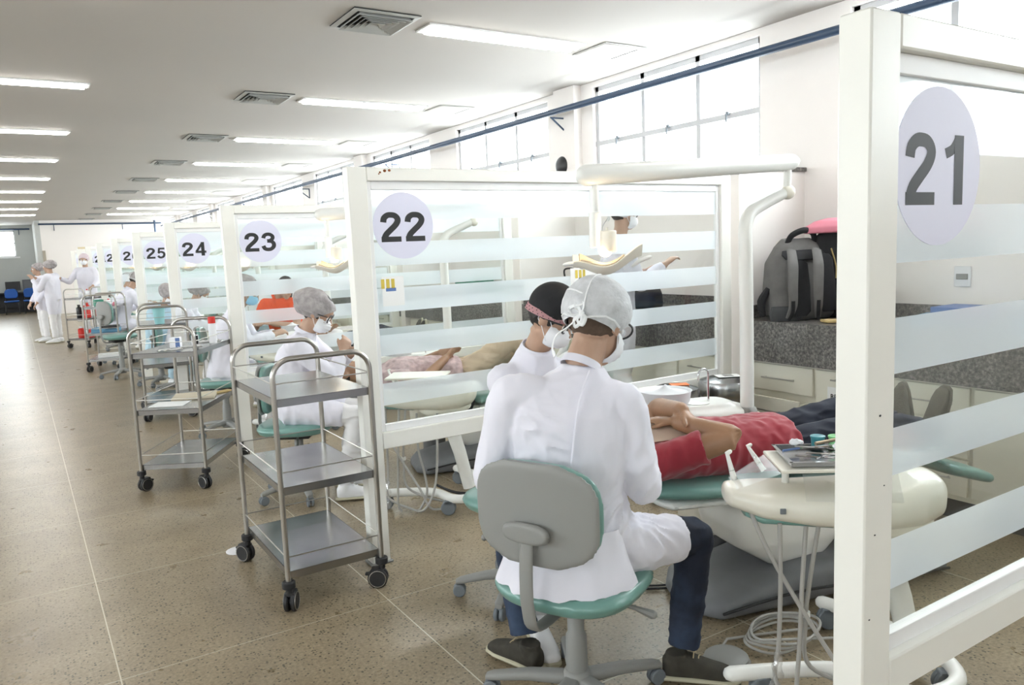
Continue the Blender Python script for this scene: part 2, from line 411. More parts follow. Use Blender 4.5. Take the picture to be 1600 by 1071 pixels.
def fuse(bm, voxel=.01, it=3, fold=None, cuts=None):
    """union overlapping closed shapes into one continuous surface"""
    me = bpy.data.meshes.new('t'); bm.to_mesh(me); bm.free()
    o = bpy.data.objects.new('t', me); C.objects.link(o)
    r = o.modifiers.new('r', 'REMESH'); r.mode = 'VOXEL'; r.voxel_size = voxel; r.adaptivity = 0
    if it:
        s = o.modifiers.new('s', 'SMOOTH'); s.factor = .5; s.iterations = it
    dg = bpy.context.evaluated_depsgraph_get(); dg.update()
    ev = o.evaluated_get(dg); m2 = bpy.data.meshes.new_from_object(ev)
    bpy.data.objects.remove(o); bpy.data.meshes.remove(me)
    b = bmesh.new(); b.from_mesh(m2); bpy.data.meshes.remove(m2)
    if fold:
        b.normal_update(); mv = []
        for v in b.verts:
            d = 0
            for f_ in fold:
                amp, fr = f_[0], f_[1]; q = V((v.co.x*fr[0], v.co.y*fr[1], v.co.z*fr[2]))
                s_ = noise.noise(q+V((3.1, 7.7, 1.3)))
                if len(f_) > 2 and f_[2] == 'loc':      # creases gathered round one spot, running along a direction
                    rel = v.co-V(f_[3]); g_ = math.exp(-(rel.length/f_[4])**2)
                    if g_ < .02: continue
                    ax_ = V(f_[5]).normalized(); al = rel.dot(ax_); ac = (rel-ax_*al)
                    s_ = (.4-1.6*abs(noise.noise(ac*f_[6]+ax_*al*f_[6]*.18+V((5, 2, 9)))))*g_
                if len(f_) > 2 and f_[2] == 'ridge': s_ = .5-2*abs(s_)
                d += amp*s_
            mv.append((v, v.normal*d))
        for v, d in mv: v.co += d
    return b
def cut(bm, co, no):
    g = bm.verts[:]+bm.edges[:]+bm.faces[:]
    bmesh.ops.bisect_plane(bm, geom=g, plane_co=V(co), plane_no=V(no), clear_outer=True)
def text_bm(s, size, o3, ax, ay, off=.0, ext=.002, space=1.0, condense=1.0):
    """flat lettering as mesh: o3 centre, ax reading direction, ay up"""
    cu = bpy.data.curves.new('t', 'FONT'); cu.body = s; cu.size = size; cu.offset = off; cu.extrude = ext; cu.align_x = 'CENTER'; cu.align_y = 'CENTER'; cu.space_character = space
    o = bpy.data.objects.new('t', cu); C.objects.link(o)
    dg = bpy.context.evaluated_depsgraph_get(); dg.update()
    me = bpy.data.meshes.new_from_object(o.evaluated_get(dg)); b = bmesh.new(); b.from_mesh(me)
    bpy.data.objects.remove(o); bpy.data.meshes.remove(me); bpy.data.curves.remove(cu)
    ax = V(ax).normalized(); ay = V(ay).normalized(); az = ax.cross(ay); o3 = V(o3)
    for v in b.verts: v.co = o3+ax*(v.co.x*condense)+ay*v.co.y+az*v.co.z
    return b

GLYPH = {
 '0': [([(.32+.22*math.sin(t*PI/8), .5+.41*math.cos(t*PI/8)) for t in range(17)], .19)],
 '1': [([(.40, 0), (.40, 1)], .21), ([(.38, .95), (.26, .80), (.10, .73)], .15)],
 '2': [([(.09, .66), (.12, .80), (.22, .89), (.33, .905), (.45, .88), (.53, .79), (.53, .68), (.45, .55), (.30, .40), (.16, .25), (.10, .1)], .19), ([(.01, .09), (.63, .09)], .18)],
 '3': [([(.08, .70), (.14, .84), (.26, .905), (.40, .89), (.50, .80), (.50, .68), (.41, .58), (.25, .545)], .18), ([(.25, .545), (.44, .52), (.54, .40), (.53, .24), (.42, .12), (.27, .09), (.13, .14), (.06, .29)], .19)],
 '4': [([(.45, 0), (.45, 1)], .20), ([(.44, .95), (.07, .33)], .14), ([(0, .29), (.65, .29)], .16)],
 '5': [([(.13, .91), (.58, .91)], .17), ([(.18, .93), (.13, .50)], .15), ([(.09, .50), (.24, .60), (.38, .59), (.51, .49), (.53, .34), (.46, .17), (.32, .09), (.18, .11), (.07, .25)], .18)],
 '6': [([(.32+.21*math.sin(t*PI/6), .33+.235*math.cos(t*PI/6)) for t in range(13)], .18), ([(.11, .33), (.12, .6), (.2, .82), (.34, .905), (.46, .87), (.54, .75)], .18)],
 '7': [([(.03, .91), (.61, .91)], .18), ([(.54, .88), (.39, .6), (.30, .3), (.28, 0)], .20)],
 '8': [([(.32+.20*math.sin(t*PI/6), .30+.21*math.cos(t*PI/6)) for t in range(13)], .18), ([(.32+.17*math.sin(t*PI/6), .72+.185*math.cos(t*PI/6)) for t in range(13)], .17)],
 '9': [([(.32+.21*math.sin(t*PI/6), .67+.235*math.cos(t*PI/6)) for t in range(13)], .18), ([(.53, .67), (.52, .4), (.44, .18), (.30, .095), (.18, .13), (.10, .25)], .18)]}
def digits_bm(txt, h, c, ax, ay):
    b = B(); c = V(c); ax = V(ax); ay = V(ay); adv = .76*h; x0 = -(adv*(len(txt)-1)+.63*h)/2
    for i, ch in enumerate(txt):
        for si, (pts, wd) in enumerate(GLYPH[ch]):
            off = ay.cross(ax).normalized()*(-.0003*si)
            P = spline([V((p[0], p[1], 0)) for p in pts], 4 if len(pts) > 2 else 1); vv = []
            for j, p in enumerate(P):
                t = (P[min(j+1, len(P)-1)]-P[max(j-1, 0)]).normalized(); nn = V((-t.y, t.x, 0))
                vv.append([b.verts.new(c-off+ax*(x0+i*adv+q.x*h)+ay*((q.y-.5)*h)) for q in (p+nn*wd/2, p-nn*wd/2)])
            for j in range(len(vv)-1): b.faces.new((vv[j][0], vv[j][1], vv[j+1][1], vv[j+1][0]))
    return b

# ------------------------------------------------------------------ setting
b = B(); box(b, XL-.2, WX+.15, YF-.2, YBL+.2, -.1, 0); struct('floor', b, m_floor)
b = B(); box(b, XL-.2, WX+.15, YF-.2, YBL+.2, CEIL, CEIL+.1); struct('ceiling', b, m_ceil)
def wall_with_holes(name, x0, x1, holes, z0, z1):
    b = B(); box(b, x0, x1, YF-.2, YBL+.2, 0, z0); box(b, x0, x1, YF-.2, YBL+.2, z1, CEIL)
    y = YF-.2
    for a, c in holes:
        box(b, x0, x1, y, a, z0, z1); y = c
    box(b, x0, x1, y, YBL+.2, z0, z1); return struct(name, b, m_wall)
holes = [(WIN0+WPITCH*k, WIN0+WPITCH*k+WLEN) for k in WKS]
wall_with_holes('wall_right', WX, WX+.15, holes, WZ0, WZ1)
added_lholes = [(WIN0+WPITCH*k, WIN0+WPITCH*k+WLEN) for k in range(-2, 10)]  # openings for the left windows, added out of view to let daylight in
wall_with_holes('wall_left', XL-.15, XL, added_lholes, 1.8, 2.9)
b = B(); box(b, XL, WX, YF-.15, YF, 0, 2.0); box(b, XL, WX, YF-.15, YF, 2.8, CEIL); box(b, XL, -3.2, YF-.15, YF, 2.0, 2.8); box(b, -1.0, WX, YF-.15, YF, 2.0, 2.8); struct('wall_behind', b, m_wall)  # the high opening is added, unseen, to let fill daylight in
b = B(); box(b, .86, WX, YB, YB+.15, 0, CEIL); struct('wall_far', b, m_wall)
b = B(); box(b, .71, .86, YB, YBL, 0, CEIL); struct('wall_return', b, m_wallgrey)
# deeper far wall with a window at its left
FW = (-1.6, .14, 2.02, 2.95)
b = B(); box(b, XL, FW[0], YBL, YBL+.15, 0, CEIL); box(b, FW[1], .86, YBL, YBL+.15, 0, CEIL); box(b, FW[0], FW[1], YBL, YBL+.15, 0, FW[2]); box(b, FW[0], FW[1], YBL, YBL+.15, FW[3], CEIL)
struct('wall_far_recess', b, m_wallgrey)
b = B(); box(b, XL, .71, YBL-.03, YBL, 0, .42); struct('baseboard_far', b, m_dado)
b = B(); box(b, .86, .9, YB-.04, YB, 0, 2.15); box(b, .9, .95, YB-.05, YB, 0, 2.15); struct('trim_1', b, m_plate)

def window(name, y0, y1, z0, z1, x, cols, rows, d=1):
    b = B(); t = .045
    box(b, x, x+.06*d, y0, y1, z0, z0+t); box(b, x, x+.06*d, y0, y1, z1-t, z1)
    for i in range(cols+1):
        y = y0+(y1-y0)*i/cols; y = min(max(y, y0+t/2), y1-t/2); box(b, x, x+.06*d, y-t/2, y+t/2, z0, z1)
    for j in range(1, rows):
        z = z0+(z1-z0)*j/rows; box(b, x-.01*d, x+.06*d, y0, y1, z-t/2, z+t/2)
    o = struct(name, b, m_sash)
    b = B(); box(b, x+.03*d, x+.035*d, y0+t, y1-t, z0+t, z1-t); part('window_glass', b, m_glass, o, sm=False)
    if rows > 1:
        for i in range(cols):
            y = y0+(y1-y0)*(i+.5)/cols; z = z0+(z1-z0)/rows
            b = B(); box(b, x-.035*d, x-.01*d, y-.015, y+.015, z+.005, z+.035, .004); box(b, x-.045*d, x-.03*d, y-.006, y+.006, z-.05, z+.02, .003); part('window_handle', b, m_greycaster, o)
    return o
wn = 0
for k in WKS:
    wn += 1; y0 = WIN0+WPITCH*k; window('window_%d' % wn, y0, y0+WLEN, WZ0, WZ1, WX+.04, 3, 2)
for k in range(-2, 10):  # left windows: added out of view for their daylight on camera-side surfaces
    wn += 1; y0 = WIN0+WPITCH*k; window('window_%d' % wn, y0, y0+WLEN, 1.8, 2.9, XL-.04, 3, 2, -1)
b = B()
for x in (FW[0], (FW[0]+FW[1])/2-.02, FW[1]-.04): box(b, x, x+.04, YBL+.02, YBL+.08, FW[2], FW[3])
for z in (FW[2], (FW[2]+FW[3])/2, FW[3]-.04): box(b, FW[0], FW[1], YBL+.02, YBL+.08, z, z+.04)
box(b, FW[0]-.05, FW[1]+.1, YBL-.03, YBL+.08, FW[2]-.05, FW[2])
wn += 1; o = struct('window_%d' % wn, b, m_winframe)
b2 = B()  # added window behind the camera, unseen, put in for its daylight
for i in range(4): x = -3.18+.72*i; box(b2, x-.02, x+.02, YF-.1, YF-.04, 2.0, 2.8)
for z in (2.02, 2.4, 2.78): box(b2, -3.2, -1.0, YF-.1, YF-.04, z-.02, z+.02)
wn += 1; o2 = struct('window_%d' % wn, b2, m_sash)
b2 = B(); box(b2, -3.18, -1.02, YF-.075, YF-.07, 2.02, 2.78); part('window_glass', b2, m_glass, o2, sm=False)
b = B(); box(b, FW[0], FW[1], YBL+.05, YBL+.055, FW[2], FW[3]); part('window_glass', b, m_glass, o, sm=False)

# projecting piers between windows and the divider stubs
PY0, PS = .906, 2.736
def PY(k): return PY0+PS*k
for k in range(0, 10, 2):
    y = WIN0+WPITCH*(k+1)-.40
    b = B(); box(b, WX-.09, WX, y-.17, y+.17, 2.1, CEIL); struct('trim_%d' % (k+2), b, m_wall)
for k in range(1, 9):
    y = PY(k)
    b = B(); box(b, 4.17, WX, y, y+.13, 0, 2.055); s = struct('wall_divider_%d' % k, b, m_wall)
    b = B(); box(b, 4.13, WX, y-.02, y+.15, 2.055, 2.085, .004); part('stone_cap', b, m_granite, s)
# ceiling fixtures
def luminaire(x0, x1, y, lab, grp, w_=.11):
    t = empty('ceiling_light', (x0, y, CEIL), lab, 'light', grp)
    b = B()
    box(b, x0, x1, y-w_, y-w_+.015, CEIL-.012, CEIL); box(b, x0, x1, y+w_-.015, y+w_, CEIL-.012, CEIL)
    box(b, x0, x0+.015, y-w_, y+w_, CEIL-.012, CEIL); box(b, x1-.015, x1, y-w_, y+w_, CEIL-.012, CEIL); part('frame', b, m_winframe, t, sm=False)
    b = B(); box(b, x0+.015, x1-.015, y-w_+.015, y+w_-.015, CEIL-.004, CEIL-.001); part('reflector', b, m_chrome, t, sm=False)
    b = B()
    for s in (-w_*.5, w_*.5): cyl(b, (x0+.04, y+s, CEIL-.02), (x1-.04, y+s, CEIL-.02), .014, n=10)
    part('tube', b, m_tube, t)
    b = B(); n_ = 9
    for i in range(1, n_):
        x = x0+(x1-x0)*i/n_; box(b, x-.004, x+.004, y-w_+.02, y+w_-.02, CEIL-.03, CEIL-.004)
    box(b, x0+.02, x1-.02, y-.006, y+.006, CEIL-.03, CEIL-.004); part('louvre', b, m_winframe, t, sm=False)
    return t
L0 = luminaire(2.56, 3.92, 5.03, 'long louvred ceiling light beside the nearest square vent', 'louvred lights in the row of vents')
L1 = luminaire(-.62, .71, 5.03, 'louvred ceiling light over the aisle, nearest of the left row', 'louvred lights over the aisle', .08)
ordn = ['nearest', 'second', 'third', 'fourth', 'fifth', 'sixth', 'seventh', 'eighth', 'ninth']
copy_tree(L0, (0, -2.75, 0), 'long louvred ceiling light beside the square vent above the cap of panel 21')
copy_tree(L1, (0, -2.75, 0), 'louvred ceiling light over the aisle right above the viewer')
for k in range(1, 9):
    copy_tree(L0, (0, 2.75*k, 0), '%s long louvred ceiling light from the front in the row with vents' % ordn[k])
    copy_tree(L1, (0, 2.75*k, 0), '%s louvred ceiling light from the front in the left row over the aisle' % ordn[k])
t = empty('ceiling_vent', (2.2, 5.03, CEIL), 'large square grey ceiling air vent, nearest of the row', 'vent', 'square air vents in the ceiling')
b = B(); box(b, 1.97, 2.44, 4.80, 5.26, CEIL-.004, CEIL-.001); part('backing', b, m_dark, t, sm=False)
b = B()
h = .235
for i, s in enumerate((h, h-.035)):
    pass
def sq_ring(b, cx, cy, s0, s1, z0, z1, x_off=0):
    q = [[V((cx+dx*s, cy+dy*s, z)) for dx, dy in ((-1, -1), (1, -1), (1, 1), (-1, 1))] for s, z in ((s0, z0), (s1, z1), (s1, z1+.003), (s0, z0+.003))]
    vv = [[b.verts.new(p) for p in r] for r in q]
    for i in range(4):
        for j in range(4): b.faces.new((vv[i][j], vv[i][(j+1) % 4], vv[(i+1) % 4][(j+1) % 4], vv[(i+1) % 4][j]))
b = B(); sq_ring(b, 2.205, 5.03, .235, .20, CEIL-.012, CEIL-.016); part('frame', b, m_vent, t, sm=False)
for i in range(5):
    s = .19-.035*i; b = B(); sq_ring(b, 2.205, 5.03, s, s-.024, CEIL-.034, CEIL-.006); part('louvre', b, m_vent, t, sm=False)
v0 = t
copy_tree(v0, (0, -2.75, 0), 'square grey ceiling air vent out over the front of the room')
for k in range(1, 10): copy_tree(v0, (0, 2.75*k, 0), '%s square grey ceiling air vent from the front' % (ordn+['tenth'])[k])
t = empty('access_panel', (4.23, 5.02, CEIL), 'white square ceiling access panel beyond the nearest long light', 'panel', 'white ceiling access panels')
b = B(); box(b, 4.03, 4.44, 4.83, 5.22, CEIL-.012, CEIL-.001, .003); part('panel', b, m_ceil, t)
b = B(); sq_ring(b, 4.235, 5.025, .215, .2, CEIL-.008, CEIL-.008); part('frame', b, m_vent, t, sm=False)
b = B()
for i in range(12): box(b, 4.385, 4.40, 4.87+i*.028, 4.885+i*.028, CEIL-.0135, CEIL-.011)
part('slots', b, m_dark, t, sm=False)
for k in range(1, 8): copy_tree(t, (0, 2.75*k, 0), '%s white square ceiling access panel from the front' % ordn[k])

# blue pipes on brackets
b = B(); tube(b, [(4.6, YF+.1, 2.90), (4.6, YB-.05, 2.90)], .03, n=14); pp = tag(part('pipe', b, m_bluep), 'long dark blue pipe running along the window wall', 'pipe')
def bracket(p, d):
    b = B(); p = V(p); d = V(d)
    s = d.cross(V((0, 0, 1))).normalized()
    box_ = lambda a, c: tube(b, [a, c], .009, n=6)
    box_(p, p+d*.24); box_(p+d*.235, p+d*.235+V((0, 0, -.17))); box_(p+V((0, 0, 0))+d*.01, p+d*.235+V((0, 0, -.17)))
    return b
br = part('bracket', bracket((4.615, 6.40, 2.86), (1, 0, 0)), m_bluep, pp)
for k in range(1, 6):
    c = br.copy(); C.objects.link(c); c.parent = pp; c.location = (0, 4.1*k, 0)
b = B(); tube(b, [(.82, YB-.12, 3.02), (4.6, YB-.12, 3.0)], .03, n=10); fp = tag(part('pipe', b, m_bluep), 'dark blue pipe across the top of the far white wall', 'pipe')
for x in (1.27, 3.35):
    b = B(); tube(b, [(x, YB-.12, 3.0), (x, YB-.03, 3.0), (x, YB-.03, 2.80)], .012, n=6); part('bracket', b, m_bluep, fp)
b = B(); tube(b, [(4.38, YB-.12, 3.1), (4.38, YB-.12, 2.60)], .035, n=8); part('drop_pipe', b, m_bluep, fp)
b = B(); tube(b, [(-3, YBL-.12, 3.0), (.62, YBL-.12, 3.0)], .03, n=8); f2 = tag(part('pipe', b, m_bluep), 'dark blue pipe above the far left window', 'pipe')
b = B(); tube(b, [(.28, YBL-.1, 3.0), (.28, YBL-.03, 3.0), (.28, YBL-.03, 2.8)], .012, n=6); part('bracket', b, m_bluep, f2)
# wall dome and switch high on the wall
t = empty('wall_lamp', (4.79, 6.45, 2.45), 'small dark dome fixture high on the wall above panel 22', 'lamp')
b = B(); ell(b, (4.79, 6.45, 2.40), (.07, .1, .1)); part('dome', b, m_blackp, t)
b = B(); cyl(b, (4.86, 6.45, 2.40), (4.80, 6.45, 2.40), .1, n=20); part('base', b, m_greycaster, t)
t = empty('wall_switch', (4.86, 6.42, 2.62), 'white switch plate high on the wall pier above panel 22', 'switch')
b = B(); box(b, 4.85, 4.86, 6.37, 6.45, 2.56, 2.68, .003); part('plate', b, m_socket, t)
b = B(); box(b, 4.845, 4.852, 6.395, 6.425, 2.60, 2.64, .002); part('rocker', b, m_greycaster, t)

# ------------------------------------------------------------------ partitions
def partition(num, dy=0, detail=True):
    y0 = PY0+dy; x0 = 1.405; x1 = 4.09
    t = empty('glass_partition', (x0, y0, 0), 'white framed striped glass panel carrying the number '+NW[num], 'partition')
    box_ = lambda nm, *a: (lambda b: (box(b, *a), part(nm, b, m_frame, t)))(B())
    box_('post', x0, x0+.098, y0, y0+.072, 0, 2.023, .004)
    box_('post', x1-.09, x1, y0, y0+.072, 0, 2.023, .004)
    box_('top_rail', x0+.098, x1-.09, y0, y0+.072, 1.957, 2.023, .004)
    box_('bottom_rail', x0+.098, x1-.09, y0, y0+.072, .60, .685, .004)
    b = B()
    yi0, yi1 = y0+.022, y0+.05
    for a in ((x0+.098, x0+.125, .685, 1.957), (x1-.117, x1-.09, .685, 1.957)): box(b, a[0], a[1], yi0, yi1, a[2], a[3], .002)
    box(b, x0+.125, x1-.117, yi0, yi1, 1.915, 1.957, .002); box(b, x0+.125, x1-.117, yi0, yi1, .685, .722, .002)
    part('glazing_bead', b, m_winframe, t)
    gx0, gx1 = x0+.12, x1-.11
    b = B(); box(b, gx0, gx1, y0+.033, y0+.038, .715, 1.925); part('glass', b, m_glass, t, sm=False)
    for z0, z1 in ((1.765, 1.915), (1.535, 1.655), (1.30, 1.42), (1.078, 1.183), (.82, .935)):
        b = B(); v = [b.verts.new(p) for p in ((gx0+.005, y0+.0315, z0), (gx1-.005, y0+.0315, z0), (gx1-.005, y0+.0315, z1), (gx0+.005, y0+.0315, z1))]; b.faces.new(v)
        part('frosted_stripe', b, m_frost, t, sm=False)
    b = B(); cyl(b, (1.70, y0+.0308, 1.735), (1.70, y0+.0288, 1.735), .168, n=64); d = part('number_disc', b, m_disc, t, sm=False)
    b = digits_bm(str(num), .15, (1.695, y0+.0282, 1.729), (1.18, 0, 0), (0, 0, 1)); part('digits', b, m_ink, d, sm=False)
    b = B(); box(b, x0-.012, x0+.11, y0-.012, y0+.084, 0, .012, .003); part('foot_plate', b, m_greyplastic, t)
    return t
for k in range(10):
    pt = partition(21+k, PS*k)
    if k == 1:      # rust blooms on the top rail, paint chips on the posts
        m_rust = M('rust', (.30, .10, .03), .9, var=.4, vscale=60); b = B()
        for x, z, r_ in ((1.575, 1.998, .006), (1.60, 2.006, .009), (1.625, 2.008, .008), (1.568, 1.99, .004)):
            ell(b, (x, PY(1)-.0002, z), (r_, .0012, r_*.8), seg=9, rings=6)
        part('rust_spot', b, m_rust, pt)
    if k == 0:
        b = B()
        for x, z, r_ in ((1.452, 1.23, .004), (1.44, .98, .003), (1.47, 1.08, .0025), (1.425, .80, .003)): ell(b, (x, PY(0)-.0002, z), (r_, .001, r_*.6), seg=8, rings=5)
        part('paint_chip', b, m_rubber, pt)
# number 31 on the far wall
t = empty('number_sign', (2.1, YB, 1.9), 'round sign with the number 31 on the far white wall', 'sign')
b = B(); cyl(b, (2.2, YB, 2.02), (2.2, YB-.01, 2.02), .22, n=40); d = part('disc', b, m_paper, t, sm=False)
part('digits', digits_bm('31', .26, (2.2, YB-.012, 2.02), (1.15, 0, 0), (0, 0, 1)), m_ink, d, sm=False)
# flat papers stuck on panel 22's glass
for x, zz, ww, lab in ((1.60, 1.44, .12, 'white printed paper stuck on the glass under the 22 disc'), (2.83, 1.425, .20, 'white printed paper stuck on the glass above the black cap')):
    y = PY(1)+.027; t = empty('paper_notice', (x, y, zz), lab, 'paper')
    b = B(); box(b, x-ww/2+.02, x+ww/2+.02, y-.001, y, zz-.11 if ww < .15 else zz-.06, zz+.04); part('sheet', b, m_paper, t, sm=False)
    b = B()
    for i in range(3): box(b, x-.045+i*.028, x-.027+i*.028, y-.0022, y-.001, zz-.02, zz+.028)
    part('yellow_print', b, M('yellow print', (.65, .50, .08), .7), t, sm=False)
    b = B(); box(b, x-.02, x+.035, y-.0022, y-.001, zz-.035, zz-.018); part('blue_print', b, m_blueb, t, sm=False)

# ------------------------------------------------------------------ trolleys
def trolley(w_=.45, d_=.74, name='steel_trolley', label='', group=None):
    """local frame: origin at the front left foot, x across the front, y to the rear"""
    t = empty(name, (0, 0, 0), label, 'trolley', group)
    r = .0125; zt = 1.155; rc = .085
    for y in (0, d_):
        b = B()
        pts = [V((0, y, .15)), V((0, y, zt-rc))]+arc((rc, y, zt-rc), (-1, 0, 0), (0, 0, 1), rc, 0, PI/2, 6)[1:]+arc((w_-rc, y, zt-rc), (0, 0, 1), (1, 0, 0), rc, 0, PI/2, 6)+[V((w_, y, .15))]
        tube(b, pts, r, n=12); part('end_frame', b, m_steel, t)
    for z in (.975, .575, .185):
        b = B(); e = .008
        box(b, e, w_-e, e, d_-e, z, z+.004)
        for a in ((e, w_-e, e, e+.003), (e, w_-e, d_-e-.003, d_-e), (e, e+.003, e, d_-e), (w_-e-.003, w_-e, e, d_-e)): box(b, *a, z-.032, z+.004)
        part('shelf', b, m_sheet, t, sm=False)
        b = B(); h = z+.075
        tube(b, [(0, 0, h), (w_, 0, h), (w_, d_, h), (0, d_, h)], .0032, n=6, closed=True); part('guard_wire', b, m_steel, t)
    for x, y, a in ((0, 0, 1.0), (w_, 0, 2.6), (w_, d_, .3), (0, d_, 2.1)):
        b = B(); cyl(b, (x, y, .117), (x, y, .15), .030, n=20, bev=.004); cyl(b, (x, y, .095), (x, y, .118), .016, n=12)
        dx, dy = math.cos(a), math.sin(a); c = V((x+dx*.022, y+dy*.022, .048)); ax = V((-dy, dx, 0))
        obox(b, c+V((0, 0, .038)), (dx, dy, 0), ax, .030, .024, .010, .004); obox(b, c+V((dx*.04, dy*.04, .02)), (dx, dy, 0), ax, .020, .012, .006, .003)
        k = part('caster', b, m_rubber, t)
        b = B()
        for s in (-1, 1): cyl(b, c+ax*(.006*s), c+ax*(.026*s), .048, n=24, bev=.005)
        cyl(b, c-ax*.01, c+ax*.01, .02); part('wheel', b, m_rubber, k)
        b = B()
        for s in (-1, 1): tube(b, [c+ax*(.0262*s)+V((dx*.040*math.cos(q), dy*.040*math.cos(q), .040*math.sin(q))) for q in [2*PI*i/20 for i in range(20)]], .002, n=5, closed=True)
        part('wheel_rim', b, m_steel, k)
    return t
GT = 'steel trolleys along the aisle'
T1 = trolley(label='empty three-shelf steel trolley standing at the post of panel 22', group=GT)
T1.location = (.90, 3.385, 0)
def place(src, loc, rz, label):
    c = copy_tree(src, (0, 0, 0), label); c.location = loc; c.rotation_euler = (0, 0, rz); return c
T2 = place(T1, (.612, 5.90, 0), -.54, 'steel trolley with a red-capped spray can on top, beside panel 23')
T3 = place(T1, (.80, 13.15, 0), -.28, 'steel trolley with blue boxes and papers, beyond the chair backrest in the aisle')
T4 = place(T1, (.76, 17.4, 0), -.75, 'farthest steel trolley, holding red jerrycans, by the standing women')
T5 = place(T1, (.985, 8.50, 0), -.12, 'steel trolley with a pale teal cup, just behind the spray can trolley')

# ------------------------------------------------------------------ cabinets and counters
def cabinet(y1, y0, kind, k):
    """one base unit between y0 (near) and y1 (far)"""
    x = 4.22; t = empty('base_cabinet', (x+.3, (y0+y1)/2, 0), '', 'cabinet', None)
    g = .012
    b = B(); box(b, x+.02, x+.06, y0, y1, .12, .768); box(b, x+.06, WX-.01, y0, y0+.018, .12, .768); box(b, x+.06, WX-.01, y1-.018, y1, .12, .768)
    box(b, x+.06, WX-.01, y0+.018, y1-.018, .12, .138)
    part('carcass', b, m_cab, t, sm=False)
    def front(z0, z1, pull=0, sub=True, nm='drawer'):
        b = B(); box(b, x-pull, x+.019-pull, y0+g, y1-g, z0, z1, .002)
        if pull:
            box(b, x-pull+.019, x+.02, y0+g+.02, y0+g+.032, z0+.01, z1-.03); box(b, x-pull+.019, x+.02, y1-g-.032, y1-g-.02, z0+.01, z1-.03)
            box(b, x-pull+.019, x+.02, y0+g+.032, y1-g-.032, z0+.01, z0+.018, 0, 1)
        d = part(nm, b, [m_cab, m_cabin], t, sm=False)
        b = B(); ym = (y0+y1)/2; zz = (z0+z1)/2 if nm == 'drawer' else z1-.05; hw = .13
        tube(b, [(x-pull-.026, ym-hw, zz), (x-pull-.026, ym+hw, zz)], .005, n=8)
        for s in (-1, 1): tube(b, [(x-pull-.026, ym+s*(hw-.02), zz), (x-pull, ym+s*(hw-.02), zz)], .004, n=6)
        part('handle', b, m_steel, d)
    if kind == 'open':
        front(.572, .752); front(.388, .558, .14); front(.15, .374)
    elif kind == 'drawers':
        front(.572, .752); front(.366, .558); front(.15, .352)
    else:
        front(.15, .752, nm='door')
    return t
plan = [(3.615, 3.085, 'open', 'cream drawer cabinet with its second drawer pulled out'), (3.085, 2.555, 'door', 'cream door cabinet with a paper notice, right of the open drawer'),
        (2.555, 2.115, 'drawers', 'cream drawer cabinet seen behind the shoe through panel 21'), (2.115, 1.56, 'door', 'cream door cabinet seen through panel 21 right of the drawer cabinet'), (1.56, 1.045, 'drawers', 'cream drawer cabinet nearest the viewer through panel 21')]
CABS = []
for y1, y0, kd, lab in plan:
    c = cabinet(y1, y0, kd, 0); c['label'] = lab; CABS.append(c)
b = B(); box(b, 4.28, WX-.01, 1.045, 3.615, 0, .115); tag(part('cabinet_plinth', b, m_dado), 'black plinth under the cream cabinets before panel 22', 'plinth')
def worktop(dy, lab):
    t = empty('worktop', (4.5, 2.3+dy, 1.0), lab, 'worktop', 'granite counters')
    b = B(); y0, y1 = PY(-0)+.15, PY(1)-.005
    box(b, 4.17, WX-.005, y0, y1, 1.01, 1.045); part('slab', b, m_granite, t, sm=False)
    b = B(); box(b, 4.17, 4.20, y0, y1, .772, 1.01); part('apron', b, m_granite, t, sm=False)
    b = B(); box(b, WX-.025, WX-.005, y0, y1-.02, 1.045, 1.135); box(b, 4.19, WX-.005, y1-.02, y1, 1.045, 1.135); part('backsplash', b, m_granite, t, sm=False)
    return t
W0 = worktop(0, 'grey granite counter carrying the backpack and blue books')
for k in range(1, 7):
    copy_tree(W0, (0, PS*k, 0), 'grey granite counter in the bay behind panel '+NW[21+k])
for k in range(1, 5):
    for i, c in enumerate(CABS):
        if i in (0,): kd = 'cream drawer cabinet with an open drawer'
        else: kd = ['', 'cream door cabinet farthest from the aisle post', 'middle cream drawer cabinet', 'cream door cabinet nearer the viewer', 'nearest cream drawer cabinet'][i]
        copy_tree(c, (0, PS*k, 0), '%s in the bay behind panel %s' % (kd, NW[21+k]))
# notice on the cabinet door
t = empty('paper_notice', (4.215, 2.87, .5), 'white laminated notice taped to the cream cabinet door', 'paper')
b = B(); box(b, 4.2155, 4.2185, 2.735, 2.985, .40, .655); part('sheet', b, m_paper, t, sm=False)
part('lettering', text_bm('REC', .042, (4.2145, 2.925, .595), (0, -1, 0), (0, 0, 1), off=.0008, ext=.0004), m_ink, t, sm=False)
part('lettering', text_bm('E', .075, (4.2145, 2.90, .525), (0, -1, 0), (0, 0, 1), off=.0015, ext=.0004), m_ink, t, sm=False)
# books, socket, bags
for x, y, z, w2, d2, h, m, rz, lab in ((4.62, 2.42, 1.046, .16, .21, .05, m_blueb2, .2, 'light blue book lying under the darker one on the counter'), (4.64, 2.32, 1.098, .13, .19, .055, m_blueb, .0, 'dark blue book on top of the light blue one')):
    t = empty('book', (x, y, z), lab, 'book'); ax = (math.cos(rz), math.sin(rz), 0); ay = (-math.sin(rz), math.cos(rz), 0)
    b = B(); obox(b, (x, y, z+h/2), ax, ay, w2-.006, d2-.006, h/2-.004); part('pages', b, m_paper, t, sm=False)
    b = B(); obox(b, (x, y, z+.002), ax, ay, w2, d2, .002); obox(b, (x, y, z+h-.002), ax, ay, w2, d2, .002); obox(b, V((x, y, z+h/2))-V(ax)*w2, ax, ay, .002, d2, h/2); part('cover', b, m, t, sm=False)
t = empty('wall_socket', (WX, 2.51, 1.31), 'white wall socket above the blue books', 'socket')
